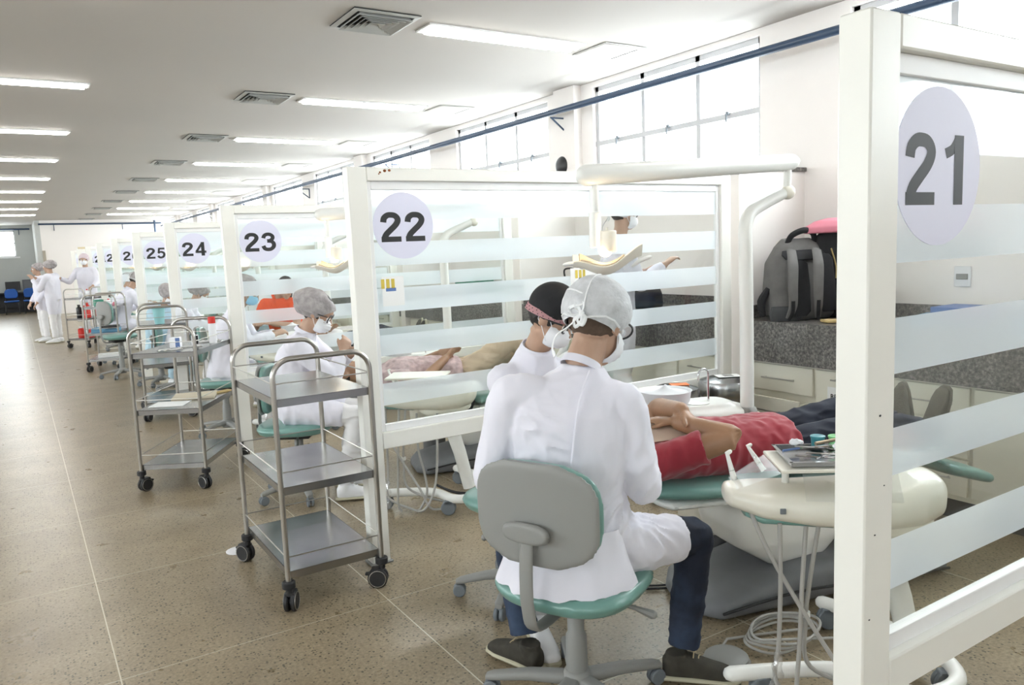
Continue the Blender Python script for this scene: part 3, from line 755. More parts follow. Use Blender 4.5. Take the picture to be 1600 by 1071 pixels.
b = B(); box(b, WX-.012, WX, 2.46, 2.56, 1.25, 1.375, .004); part('plate', b, m_socket, t)
b = B(); box(b, WX-.017, WX-.011, 2.475, 2.545, 1.295, 1.33, .002); part('outlet', b, m_greyplastic, t)

def backpack():
    c = V((4.42, 3.33, 1.047)); R_, F_ = V((.88, -.47, 0)), V((.47, .88, 0)); U = V((0, 0, 1))   # F_ away from the viewer
    t = empty('backpack', c, 'grey and black backpack standing on the granite counter', 'backpack')
    def P(x, y, z): return c+R_*(x*1.1-.01)+F_*y+U*(z*1.05)
    b = B()
    ring_loft(b, [(P(0, .02, 0), R_, .18, F_, .10), (P(0, .02, .03), R_, .222, F_, .125), (P(0, .03, .2), R_, .232, F_, .13), (P(0, .05, .36), R_, .212, F_, .115), (P(0, .07, .46), R_, .15, F_, .09), (P(0, .08, .51), R_, .09, F_, .055)], power=.75, n=28)
    part('body', fuse(b, .01, 3, [(.012, (9, 9, 6))]), m_greyfab, t)
    # padded back panels facing the room
    for x, w_, h0, h1, m, y in ((-.05, .072, .03, .38, m_black, -.155), (.115, .06, .05, .41, m_black, -.150), (0, .15, .375, .44, m_black, -.095)):
        b = B(); ring_loft(b, [(P(x, y+.02+z_*.06, h0+(h1-h0)*z_), R_, w_*s, F_, .022*s) for z_, s in ((0, .5), (.08, .9), (.5, 1), (.92, .9), (1, .5))], power=.7, n=18); part('back_pad', b, m_black, t)
    for x, o in ((-.125, -.01), (.03, .015)):
        b = B(); tube(b, [P(x+.03, -.09, .44), P(x+.01, -.165, .35), P(x, -.19, .22), P(x+.005, -.18, .10), P(x+o, -.15, .02)], [.034, .036, .034, .03, .02], sub=5, n=12, up=F_, flat=.3); s_ = part('strap', b, m_greyfab, t)
        b = B(); tube(b, [P(x, -.197, .13), P(x+.002, -.185, .06), P(x+o, -.155, .01)], [.013, .013, .011], sub=4, n=8, up=F_, flat=.4); part('webbing', b, m_black, s_)
    b = B(); tube(b, [P(-.07, .03, .48), P(-.05, .01, .53), P(.02, .0, .56), P(.08, .01, .54), P(.10, .03, .48)], .020, sub=5, n=10, up=F_, flat=.7); part('top_handle', b, m_black, t)
    b = B(); ring_loft(b, [(P(.17, .02, .05), R_, .06, F_, .10), (P(.18, .03, .15), R_, .065, F_, .10), (P(.17, .03, .24), R_, .055, F_, .09)], power=.7, n=16); part('side_pocket', b, m_black, t)
    b = B(); ring_loft(b, [(P(-.13, -.09, .0), R_, .10, F_, .03), (P(-.13, -.10, .05), R_, .11, F_, .03), (P(-.125, -.09, .09), R_, .10, F_, .025)], power=.6, n=16); part('hip_belt', b, M('dark nylon', (.05, .052, .055), .8), t)
    b = B(); tube(b, [P(-.2, .0, .20), P(-.245, .0, .12), P(-.235, .0, .03)], [.02, .03, .02], sub=4, n=8); part('side_strap', b, m_black, t)
    b = B(); tube(b, [P(.16, -.07, .44), P(.20, -.05, .33), P(.20, -.05, .25)], .005, sub=4, n=6); part('zip', b, m_yellow, t)
    return t
backpack()
t = empty('shoulder_bag', (4.66, 3.12, 1.047), 'black bag with a pink top behind the backpack', 'bag')
b = B(); ring_loft(b, [(V((4.67, 3.22, z)), V((.88, -.47, 0)), a*.85, V((.47, .88, 0)), c*.6) for z, a, c in ((1.047, .12, .07), (1.13, .14, .08), (1.2, .20, .10), (1.45, .22, .11), (1.60, .19, .10), (1.65, .1, .05))], power=.8, n=24); part('body', fuse(b, .012, 2, [(.012, (8, 8, 8))]), m_black, t)
b = B(); ring_loft(b, [(V((4.66, 3.23, z)), V((.88, -.47, 0)), a, V((.47, .88, 0)), c) for z, a, c in ((1.61, .235, .10), (1.65, .23, .10), (1.69, .16, .08), (1.71, .07, .04))], power=.9, n=28); part('pink_flap', fuse(b, .008, 3), m_pink, t)
t = empty('red_pouch', (4.50, 2.98, 1.047), 'red fabric pouch on the counter right of the backpack', 'bag')
b = B(); obox(b, (4.52, 2.96, 1.155), (.88, -.47, 0), (.47, .88, 0), .13, .06, .085, .03); part('body', fuse(b, .01, 3), m_redbag, t)
b = B(); obox(b, (4.50, 2.95, 1.243), (.88, -.47, 0), (.47, .88, 0), .12, .004, .004); part('zip', b, m_black, t)
t = empty('wallet', (4.36, 3.02, 1.047), 'flat ochre leather wallet at the counter edge by the red pouch', 'wallet')
b = B(); obox(b, (4.36, 3.02, 1.057), (.88, -.47, 0), (.47, .88, 0), .09, .05, .009, .004); part('cover', b, m_yellow, t)
b = B(); obox(b, (4.36, 3.02, 1.0665), (.88, -.47, 0), (.47, .88, 0), .085, .003, .002); part('seam', b, m_gown, t)
# things on the counter behind panel 22
def bag(c, w_, d_, h, m, lab, nm='handbag'):
    t = empty(nm, c, lab, 'bag'); c = V(c); b = B()
    ring_loft(b, [(c+V((0, 0, z*h)), (0, 1, 0), w_*s, (1, 0, 0), d_*s) for z, s in ((0, .9), (.08, 1), (.6, .95), (.95, .75), (1, .5))], power=.7, n=20); part('body', fuse(b, .012, 2, [(.015, (9, 9, 9))]), m, t)
    b = B(); tube(b, [c+V((-d_*.5, -w_*.5, h*.9)), c+V((-d_*.7, -w_*.4, h*1.35)), c+V((-d_*.7, w_*.4, h*1.35)), c+V((-d_*.5, w_*.5, h*.9))], .009, sub=6, n=8); part('handles', b, m, t)
bag((4.50, 5.90, 1.047), .20, .12, .24, m_black, 'black bag on the counter seen behind panel 22 right part')
bag((4.45, 5.38, 1.047), .15, .11, .17, M('brown leather', (.20, .10, .05), .5), 'brown handbag beside the black bag behind panel 22')
bag((4.50, 4.95, 1.047), .14, .12, .22, m_black, 'smaller black bag next to the brown handbag')
t = empty('green_box', (4.62, 8.1, 1.047), 'green storage box on a counter seen through panel 22', 'box')
b = B(); box(b, 4.5, 4.76, 7.85, 8.35, 1.047, 1.24, .01); part('tub', b, m_greend, t)
b = B(); box(b, 4.49, 4.77, 7.84, 8.36, 1.24, 1.26, .006); part('lid', b, m_greend, t)
for i, (y, m, lab) in enumerate(((8.75, m_blueb, 'blue folder stack on the counter seen through panel 22'), (9.9, m_blackp, 'dark case on a far counter seen through panel 22'))):
    t = empty('folder_stack', (4.55, y, 1.047), lab, 'folders')
    for j in range(3):
        b = B(); obox(b, (4.55, y+.01*j, 1.062+.03*j), (1, .1*j, 0), (0, 1, 0), .14, .2, .0135, .003); part('folder', b, m, t)
# stainless bins behind the unit
def bin_(c, r, h, lab, top=m_chrome):
    t = empty('pedal_bin', c, lab, 'bin', None); c = V(c)
    b = B(); lathe(b, c, [(r*.93, .0), (r*.95, .02), (r*.95, h*.82), (r*.97, h*.84)], n=36); part('body', b, m_sheet, t)
    b = B(); lathe(b, c, [(r*1.0, h*.84), (r*1.02, h*.85), (r*1.02, h*.93), (r*.96, h*.97), (r*.6, h*.995), (.01, h)], n=36); part('lid', b, m_sheet, t)
    b = B(); lathe(b, c, [(r, 0), (r, .03), (r*.97, .032)], n=36); part('base_ring', b, m_rubber, t)
    b = B(); obox(b, c+V((-r-.03, -.01, .03)), (1, 0, 0), (0, 1, 0), .05, .03, .006, .002); part('pedal', b, m_sheet, t)
    return t, c
t, c = bin_((3.80, 3.44, 0), .17, .72, 'large stainless pedal bin with a white label on its lid')
b = B(); obox(b, c+V((0, -.02, .725)), (.88, -.47, 0), (.47, .88, 0), .075, .05, .001); part('lid_label', b, m_paper, t, sm=False)
b = B(); obox(b, c+V((0, -.02, .727)), (.88, -.47, 0), (.47, .88, 0), .03, .03, .0006); part('label_print', b, m_greyplastic, t, sm=False)
t, c = bin_((3.36, 3.45, 0), .15, .72, 'smaller stainless bin with an orange sticker, left of the large one')
b = B(); obox(b, c+V((0.02, -.02, .722)), (.88, -.47, 0), (.47, .88, 0), .055, .04, .001); part('lid_label', b, M('orange sticker', (.75, .20, .06), .7), t, sm=False)

# ------------------------------------------------------------------ dental chair
HD = V((1.80, 2.50, 0)); U_ = (V((3.62, 2.03, 0))-HD).normalized(); N_ = V((U_.y, -U_.x, 0)); Z_ = V((0, 0, 1))   # N_ points to the viewer's side
def CP(u, n, z): return HD+U_*u+N_*n+Z_*z
def dental_chair():
    t = empty('dental_chair', CP(.95, 0, 0), 'teal and cream reclined dental chair under the patient in red', 'dental chair')
    def cushion(secs, nm, th, m=m_teal, vox=.014):
        b = B(); ring_loft(b, [(CP(u, n, z), N_, w_, Z_, th*s) for u, n, z, w_, s in secs], power=.6, n=24); return part(nm, fuse(b, vox, 4), m, t)
    cushion([(.30, 0, .60, .15, .6), (.33, 0, .60, .21, 1), (.50, 0, .59, .27, 1), (.80, 0, .575, .275, 1), (.93, 0, .57, .25, 1), (.97, 0, .57, .18, .6)], 'back_cushion', .035)
    cushion([(-.02, 0, .65, .08, .6), (.01, 0, .65, .12, 1), (.15, 0, .65, .13, 1), (.20, 0, .65, .10, .6)], 'headrest', .035)
    cushion([(.98, 0, .515, .17, .6), (1.02, 0, .515, .24, 1), (1.30, 0, .54, .25, 1), (1.55, 0, .585, .22, 1), (1.85, 0, .60, .20, 1), (1.93, 0, .60, .14, .6)], 'seat_cushion', .035)
    cushion([(1.86, .02, .50, .14, .6), (1.90, .02, .485, .18, 1), (2.10, .02, .425, .18, 1), (2.16, .02, .41, .13, .6)], 'footrest', .032)
    cushion([(.34, 0, .55, .16, .7), (.38, 0, .545, .24, 1), (.80, 0, .53, .25, 1), (.90, 0, .53, .20, .8)], 'back_shell', .022, m_whitep)
    cushion([(1.02, 0, .46, .18, .7), (1.06, 0, .46, .22, 1), (1.5, 0, .53, .21, 1), (1.8, 0, .555, .16, .6)], 'seat_shell', .025, m_whitep)
    b = B(); tube(b, [CP(.18, 0, .62), CP(.30, 0, .585)], .022, n=10); part('headrest_bar', b, m_chrome, t)
    b = B(); poly_prism(b, [CP(.92, .0, .52), CP(.99, .0, .52), CP(.95, .0, .42), CP(.89, .0, .42)], N_*.2, bev=.006); part('hinge_cover', b, m_black, t)
    # pedestal body, tapering to the keel
    b = B(); 
    secs = [(CP(1.02, -.02, .475), U_, .29, N_, .17), (CP(1.02, -.02, .36), U_, .30, N_, .18), (CP(1.02, -.02, .28), U_, .275, N_, .175), (CP(1.06, -.02, .19), U_, .17, N_, .14), (CP(1.07, -.02, .15), U_, .12, N_, .11)]
    ring_loft(b, secs, power=.28, n=32); part('pedestal', fuse(b, .012, 4), m_whitep, t)
    b = B(); ring_loft(b, [(CP(1.40, -.02, .455), U_, .16, N_, .15), (CP(1.40, -.02, .30), U_, .15, N_, .145), (CP(1.40, -.02, .24), U_, .11, N_, .12)], power=.4, n=24); part('pedestal_box', fuse(b, .012, 3), m_beige, t)
    b = B(); tube(b, [CP(1.10, -.02, .12), CP(1.06, -.02, .22)], .07, n=14); part('lift_arm', b, m_basegrey, t)
    # floor casting
    b = B(); ring_loft(b, [(CP(.55, -.02, .035), N_, .14, Z_, .03), (CP(.62, -.02, .05), N_, .24, Z_, .048), (CP(.95, -.02, .085), N_, .25, Z_, .084), (CP(1.15, -.02, .10), N_, .24, Z_, .098), (CP(1.5, -.02, .07), N_, .24, Z_, .068), (CP(1.85, -.02, .04), N_, .20, Z_, .038), (CP(1.9, -.02, .03), N_, .14, Z_, .028)], power=.5, n=32)
    part('floor_base', fuse(b, .014, 3), m_basegrey, t)
    b = B(); tube(b, [CP(.6, .235, .06), CP(.95, .25, .10), CP(1.3, .24, .08), CP(1.85, .19, .03)], .006, sub=5, n=6); part('base_trim', b, m_rubber, t)
    return t
CH0 = dental_chair()

# ------------------------------------------------------------------ dental unit with lamp
def dental_unit():
    t = empty('dental_unit', (2.85, 2.66, 0), 'cream dental unit with spittoon and lamp pole behind the patient in red', 'dental unit')
    a, c = U_, N_
    O = V((2.86, 2.66, 0))
    def Q(u, n, z): return O+a*u+c*n+Z_*z
    b = B(); ring_loft(b, [(Q(0, 0, .16), a, .15, c, .12), (Q(0, 0, .2), a, .17, c, .14), (Q(0, 0, .6), a, .19, c, .15), (Q(0, 0, .70), a, .22, c, .16), (Q(0, 0, .74), a, .23, c, .165)], power=.5, n=32); part('body', fuse(b, .012, 3), m_beige, t)
    b = B(); tube(b, [Q(0, 0, .0), Q(0, 0, .18)], .09, n=16); part('foot', b, m_basegrey, t)
    b = B(); ring_loft(b, [(Q(-.02, -.03, .735), a, .22, c, .14), (Q(-.03, -.03, .765), a, .215, c, .135), (Q(-.05, -.04, .785), a, .17, c, .11), (Q(-.06, -.04, .80), a, .15, c, .10)], power=.6, n=32); part('top_cover', fuse(b, .008, 3), m_whitep, t)
    # spittoon bowl
    b = B(); lathe(b, Q(.06, .12, .70), [(.03, -.05), (.06, -.035), (.085, .0), (.095, .028), (.10, .03), (.092, .032), (.08, .01), (.05, -.02), (.01, -.025)], n=32); part('spittoon', b, m_chrome, t)
    # round white tray basin on the head side with wrapping
    cc = Q(-.24, -.06, .80)
    b = B(); lathe(b, cc, [(.02, 0), (.105, .002), (.118, .02), (.124, .065), (.13, .072), (.12, .070), (.112, .062), (.06, .066), (.02, .085), (.004, .10)], n=40); part('round_basin', b, m_mask, t)
    b = B(); tube(b, [Q(-.12, 0, .72), cc+V((0, 0, .01))], .02, n=10); part('basin_arm', b, m_whitep, t)
    b = B(); lathe(b, Q(-.09, -.02, .795), [(.01, 0), (.06, .0), (.065, .008), (.05, .012), (.01, .012)], n=24); part('cup_rest', b, m_whitep, t)
    # chrome water spout
    p = Q(-.03, -.01, .78); q = (V((-.8, .1, 0))).normalized()
    b = B(); tube(b, [p, p+V((0, 0, .16))]+[p+V((0, 0, .16))+q*(.03-.03*math.cos(s))+V((0, 0, .03*math.sin(s))) for s in (.5, 1.0, 1.57, 2.1, 2.7, 3.14)]+[p+q*.06+V((0, 0, .135))], .0055, n=10); part('water_spout', b, m_chrome, t)
    # lamp pole
    pb = V((2.98, 2.56, .74)); k1 = V((3.055, 2.62, 1.63))
    b = B(); lathe(b, pb, [(.05, 0), (.05, .012), (.042, .03), (.036, .035)], n=24); part('pole_collar', b, m_greyplastic, t)
    b = B(); tube(b, [pb+V((0, 0, .02)), pb+V((0, 0, .4)), pb+V((-.005, 0, .80)), pb+V((.0, .005, .90)), pb+V((.035, .01, .975)), pb+V((.11, .0, 1.015)), pb+V((.24, -.03, 1.07))], [.033, .033, .033, .033, .032, .029, .026], sub=4, n=18); part('lamp_pole', b, m_whitep, t)
    kn = pb+V((.26, -.035, 1.075))
    b = B(); ell(b, kn, (.036, .036, .036)); part('elbow_knob', b, m_beige, t)
    b = B(); cyl(b, kn+V((-.005, 0, .02)), kn+V((0.0, 0, .11)), .019, n=14); part('arm_pivot', b, m_whitep, t)
    e0 = kn+V((.02, -.005, .145)); e1 = V((2.03, 2.58, 1.885))
    b = B(); tube(b, [e0, e0*.5+e1*.5, e1], [.040, .042, .045], n=20, round_=True); ar = part('lamp_arm', b, m_whitep, t)
    b = B(); cyl(b, e1+(e0-e1).normalized()*.03+V((0, 0, -.055)), e1+(e0-e1).normalized()*.03+V((0, 0, -.035)), .012, n=8); part('arm_screw', b, m_chrome, ar)
    l = e1+V((.04, 0, -.03)); dn = V((0.01, 0, -1)).normalized()
    b = B(); cyl(b, l, l+dn*.15, .019, n=14); cyl(b, l+dn*.12, l+dn*.27, .026, n=16, bev=.004); part('drop_tube', b, m_whitep, t)
    h = l+dn*.27+V((.045, -.02, .0))
    b = B(); cyl(b, h+V((0.0, 0, -.02)), h+V((0, 0, .07)), .040, n=22, bev=.004); cyl(b, h+V((0.0, 0, .07)), h+V((0, 0, .083)), .006, n=8); part('lamp_housing', b, m_beige, t)
    # scooped reflector dish
    hc = h+V((-.01, -.01, -.075))
    X, Y = CR, CB
    def dish(m, off, nm, x0, x1):
        b = B(); g = []; nx, ny = 22, 8
        for i in range(nx+1):
            s = x0+(x1-x0)*i/nx; row = []
            for j in range(ny+1):
                v = -1+2*j/ny; wd = .062*math.sqrt(max(.08, 1-.75*s*s))
                z = -.028*math.cos(s*PI*.95)+.035*v*v-.012+.018*s+off
                row.append(b.verts.new(hc+X*(s*.145)+Y*(v*wd)+V((0, 0, z-.014*s*v))))
            g.append(row)
        for i in range(nx):
            for j in range(ny): b.faces.new((g[i][j], g[i+1][j], g[i+1][j+1], g[i][j+1]))
        bmesh.ops.recalc_face_normals(b, faces=b.faces); bmesh.ops.solidify(b, geom=b.faces[:], thickness=.007); return part(nm, b, m, t)
    dish(m_beige, 0, 'reflector_shield', -1, 1); dish(m_reflector, .010, 'reflector', -.8, .45)
    b = B(); ell(b, hc+V((-.01, 0, .055)), (.028, .022, .02)); part('bulb', b, m_bulb, t)
    for s in (-1, 1):
        b = B(); tube(b, [hc+X*(.11*s)+V((0, 0, -.005)), hc+X*(.135*s)+V((0, 0, .012)), hc+X*(.175*s)+V((0, 0, .018+.008*s))], [.012, .016, .014], sub=4, n=12, round_=True, flat=.6); part('lamp_handle', b, m_whitep, t)
    ld = bpy.data.lights.new('lamp_light', 'POINT'); ld.energy = 5; ld.color = (1, .8, .55); ld.shadow_soft_size = .04
    lo = bpy.data.objects.new('lamp_light', ld); C.objects.link(lo); lo.parent = t; lo.location = hc+V((0, 0, .10))-ORI[t.name]
    return t
UN0 = dental_unit()

# ------------------------------------------------------------------ delivery cart
def delivery_cart():
    A_ = V((.80, -.60, 0)); A_.normalize(); Bn = V((.60, .80, 0))      # long axis, away
    O = V((2.24, 1.60, 0))
    t = empty('delivery_cart', O, 'cream instrument cart on a white tubular base before the patient in red', 'delivery cart')
    def Q(u, n, z): return O+A_*u+Bn*n+Z_*z
    b = B()
    secs = [(-.335, .0, .735, .035, .022), (-.32, .0, .733, .075, .035), (-.22, 0, .715, .125, .05), (-.05, 0, .70, .155, .06), (.18, 0, .70, .165, .072), (.28, 0, .715, .15, .08), (.355, 0, .73, .11, .07), (.38, 0, .735, .06, .04)]
    ring_loft(b, [(Q(u, n, z), Bn, w_, Z_, h) for u, n, z, w_, h in secs], power=.72, n=32)
    body = part('instrument_table', fuse(b, .009, 5), m_beige, t)
    b = B(); ring_loft(b, [(Q(u, 0, z), Bn, w_, Z_, h) for u, z, w_, h in ((-.27, .675, .05, .012), (-.22, .665, .09, .02), (.0, .655, .11, .022), (.05, .655, .08, .012))], power=.7, n=24); part('teal_underside', b, m_teal, t)
    b = B(); ring_loft(b, [(Q(u, 0, z), Bn, w_, Z_, h) for u, z, w_, h in ((.02, .64, .05, .02), (.08, .63, .10, .04), (.28, .63, .10, .045), (.34, .65, .06, .02))], power=.7, n=24); part('valve_box', b, m_beige, t)
    # handpiece rest deck and glazed tray holder
    b = B(); obox(b, Q(.02, .02, .835), A_, Bn, .185, .125, .006, .003); part('tray_deck', b, m_beige, t)
    for u in (-.12, .14):
        b = B(); cyl(b, Q(u, .02, .74), Q(u, .02, .835), .012, n=10); part('deck_post', b, m_whitep, t)
    b = B()
    v = [b.verts.new(p) for p in (Q(-.16, -.10, .83), Q(-.30, -.06, .765), Q(-.30, .08, .765), Q(-.16, .14, .83))]; b.faces.new(v); part('film_cover', b, m_film, t, sm=False)
    b = B(); v = [b.verts.new(p) for p in (Q(-.1, -.11, .83), Q(.2, -.11, .83), Q(.2, -.165, .745), Q(-.1, -.15, .75))]; b.faces.new(v); part('film_cover', b, m_film, t, sm=False)
    b = B(); obox(b, Q(-.17, -.142, .715), A_, Bn, .009, .003, .009, .001); part('button', b, m_greycaster, t)
    # column
    b = B(); tube(b, [Q(.18, .0, .62), Q(.26, .0, .35), Q(.31, .0, .12)], [.045, .04, .038], n=16); part('column', b, m_whitep, t)
    # U shaped tubular base with casters
    b = B(); zb = .10
    e1 = V((1.955, 1.755, zb)); e2 = V((2.66, 1.90, zb)); 
    tube(b, [e1, Q(.06, -.02, zb), Q(.25, -.17, zb), Q(.42, -.08, zb), Q(.42, .12, zb), e2+V((.02, -.16, 0)), e2], .027, sub=6, n=14, round_=True); part('base_tube', b, m_whitep, t)
    for p in (e1+V((.09, -.06, 0)), Q(.2, -.16, zb), Q(.42, .0, zb), e2+V((0, -.03, 0))):
        b = B(); c = V((p.x, p.y, .045)); cyl(b, (p.x, p.y, .07), (p.x, p.y, zb-.02), .012, n=10); obox(b, c+V((0, 0, .03)), A_, Bn, .028, .02, .014, .005); k = part('caster', b, m_greycaster, t)
        b = B(); cyl(b, c-Bn*.02, c-Bn*.003, .045, n=20, bev=.004); cyl(b, c+Bn*.003, c+Bn*.02, .045, n=20, bev=.004); part('wheel', b, m_greycaster, k)
    # hoses
    def hose(pts, r=.0075, m=m_hose): b = B(); tube(b, pts, r, sub=7, n=8); return part('hose', b, m, t)
    hose([Q(-.26, -.06, .70), Q(-.20, -.10, .55), Q(-.08, -.12, .33), Q(.02, -.13, .16), Q(.08, -.12, .03), Q(.16, -.10, .02)])
    hose([Q(-.17, -.10, .66), Q(-.17, -.11, .45), Q(-.175, -.11, .25), Q(-.18, -.11, .10), Q(-.05, -.12, .03), Q(.05, -.14, .03), Q(.12, -.10, .20), Q(.15, -.10, .62)])
    hose([Q(-.085, -.10, .65), Q(-.10, -.11, .45), Q(-.11, -.12, .25), Q(-.12, -.12, .06), Q(-.1, -.12, .01)])
    hose([Q(-.045, -.10, .65), Q(-.07, -.09, .45), Q(-.08, -.08, .30), Q(-.06, -.07, .14), Q(.14, -.02, .04), Q(.28, .05, .03)])
    hose([Q(.02, -.09, .62), Q(.02, -.1, .40), Q(.05, -.1, .25), Q(.06, -.1, .12), Q(.02, -.12, .03), Q(.0, -.14, .02)])
    b = B(); cyl(b, Q(-.078, -.082, .325), Q(-.078, -.082, .345), .013, n=10); part('hose_clip', b, m_whitep, t)
    b = B(); tube(b, [Q(-.177, -.11, .22), Q(-.182, -.115, .12), Q(-.20, -.12, .03)], [.012, .018, .028], sub=4, n=8); part('hose_wrap', fuse(b, .006, 2, [(.01, (60, 60, 30))]), m_film, t)
    # two handpieces in holders
    for p, q, r0 in ((Q(-.275, .05, .722), Q(-.305, .075, .852), .011), (Q(-.16, .15, .765), Q(-.208, .19, .846), .010)):
        b = B(); d = q-p; tube(b, [p, p+d*.45, p+d*.8, p+d*.95], [r0, r0*.95, r0*.7, r0*.62], n=14); tube(b, [p+d*.93, p+d*1.0, p+d*1.05+A_*.012], [r0*.62, r0*.8, r0*.7], n=12, round_=True)
        h_ = part('handpiece', b, m_whitep, t)
        b = B()
        for s in (.25, .3, .55): cyl(b, p+d*s, p+d*(s+.015), r0*1.05, n=12)
        part('grip_ring', b, m_chrome, h_)
    return t, Q, A_, Bn
CT0, CQ, CA, CBn = delivery_cart()
# metal tray with instruments on the cart: everything on it is its own thing
TZ = .845
t = empty('instrument_tray', CQ(.03, .03, TZ), 'shallow steel tray of instruments on the cream cart', 'tray')
b = B(); tx, ty = .165, .11
obox(b, CQ(.04, .03, TZ), CA, CBn, tx, ty, .0015)
for s in (-1, 1):
    obox(b, CQ(.04+s*tx, .03, TZ+.008), CA, CBn, .002, ty, .008); obox(b, CQ(.04, .03+s*ty, TZ+.008), CA, CBn, tx, .002, .008)
    obox(b, CQ(.04+s*(tx+.004), .03, TZ+.016), CA, CBn, .006, ty+.008, .001); obox(b, CQ(.04, .03+s*(ty+.004), TZ+.016), CA, CBn, tx+.008, .006, .001)
part('pan', b, m_sheet, t, sm=False)
rr = random.Random(5)
def thing1(nm, b, m, lab, cat, group=None, sm=True): return tag(part(nm, b, m, None, sm), lab, cat, group)
gi = 'steel hand instruments in the tray'
for i in range(14):
    u, n, a = rr.uniform(-.03, .13), rr.uniform(-.05, .08), rr.uniform(-.8, .8); d = CA*math.cos(a)+CBn*math.sin(a); c = CQ(u, n, TZ+.007+.0022*i); L = rr.uniform(.045, .07)
    t = empty('dental_instrument', c, 'slim steel hand instrument lying in the tray on the cream cart', 'instrument', gi)
    b = B(); tube(b, [c-d*L, c-d*L*.5, c+d*L*.4, c+d*L*.8], [.0028, .0035, .0032, .0016], n=6); part('handle', b, m_chrome, t)
    b = B(); tube(b, [c+d*L*.8, c+d*L+V((0, 0, .002)), c+d*L*1.1+V((0, 0, .006))], [.0012, .001, .0008], n=5); part('tip', b, m_chrome, t)
for i, (u, n, sz) in enumerate(((-.07, .07, .016), (.06, .0, .020), (.13, -.03, .026), (.10, .05, .018))):
    b = B(); c = CQ(u, n, TZ+.045); ell(b, c, (sz*1.5, sz, sz*.7), CA, CBn, 14, 8)
    thing1('cotton_roll', fuse(b, .003, 1, [(.006, (90, 90, 90))]), m_mask, ['wad of white cotton at the aisle end of the steel tray', 'crumpled cotton in the middle of the steel tray', 'large white gauze wad at the post end of the tray', 'cotton wad behind the middle of the steel tray'][i], 'cotton')
b = B(); tube(b, [CQ(-.02, .02, TZ+.05), CQ(.09, .05, TZ+.062)], [.007, .005], n=8); thing1('forceps', b, M('bronze steel', (.35, .28, .20), .35, .9), 'brownish metal forceps lying across the tray', 'forceps')
b = B(); tube(b, [CQ(-.12, .05, TZ+.02), CQ(-.06, .07, TZ+.022)], .004, n=8); thing1('blue_pen', b, m_blueb, 'blue marker lying in the steel tray', 'pen')
for u, n, m, lab in ((.02, .125, m_tealp, 'teal plastic pot on the steel tray'), (.08, .12, m_green, 'light green plastic cup beside the teal pot')):
    t = empty('material_pot', CQ(u, n, TZ+.01), lab, 'pot'); c = CQ(u, n, TZ+.012)
    b = B(); lathe(b, c, [(.004, 0), (.021, .0), (.023, .03), (.0235, .038), (.018, .038), (.016, .012), (.004, .01)], n=20); part('cup', b, m, t)
    b = B(); lathe(b, c, [(.0235, .033), (.0255, .034), (.0255, .039), (.0235, .040)], n=20); part('rim', b, m, t)
t = empty('curing_shield', CQ(.11, .18, TZ), 'orange see-through curing shield standing at the back of the cart', 'shield')
b = B(); tube(b, [CQ(.09, .165, TZ+.02), CQ(.16, .165, TZ+.02)], .014, n=12); part('grip', b, m_redp, t)
b = B(); g = []
for i in range(9):
    g.append([b.verts.new(CQ(.10+.0+.045*math.sin(i/8*1.2)*0+.06*i/8, .165+.02*math.sin(i/8*PI), TZ+.03+z*.075+.01*i/8)) for z in (0, .35, .7, 1)])
for i in range(8):
    for j in range(3): b.faces.new((g[i][j], g[i+1][j], g[i+1][j+1], g[i][j+1]))
bmesh.ops.solidify(b, geom=b.faces[:], thickness=.003); part('shield', b, m_orangep, t)

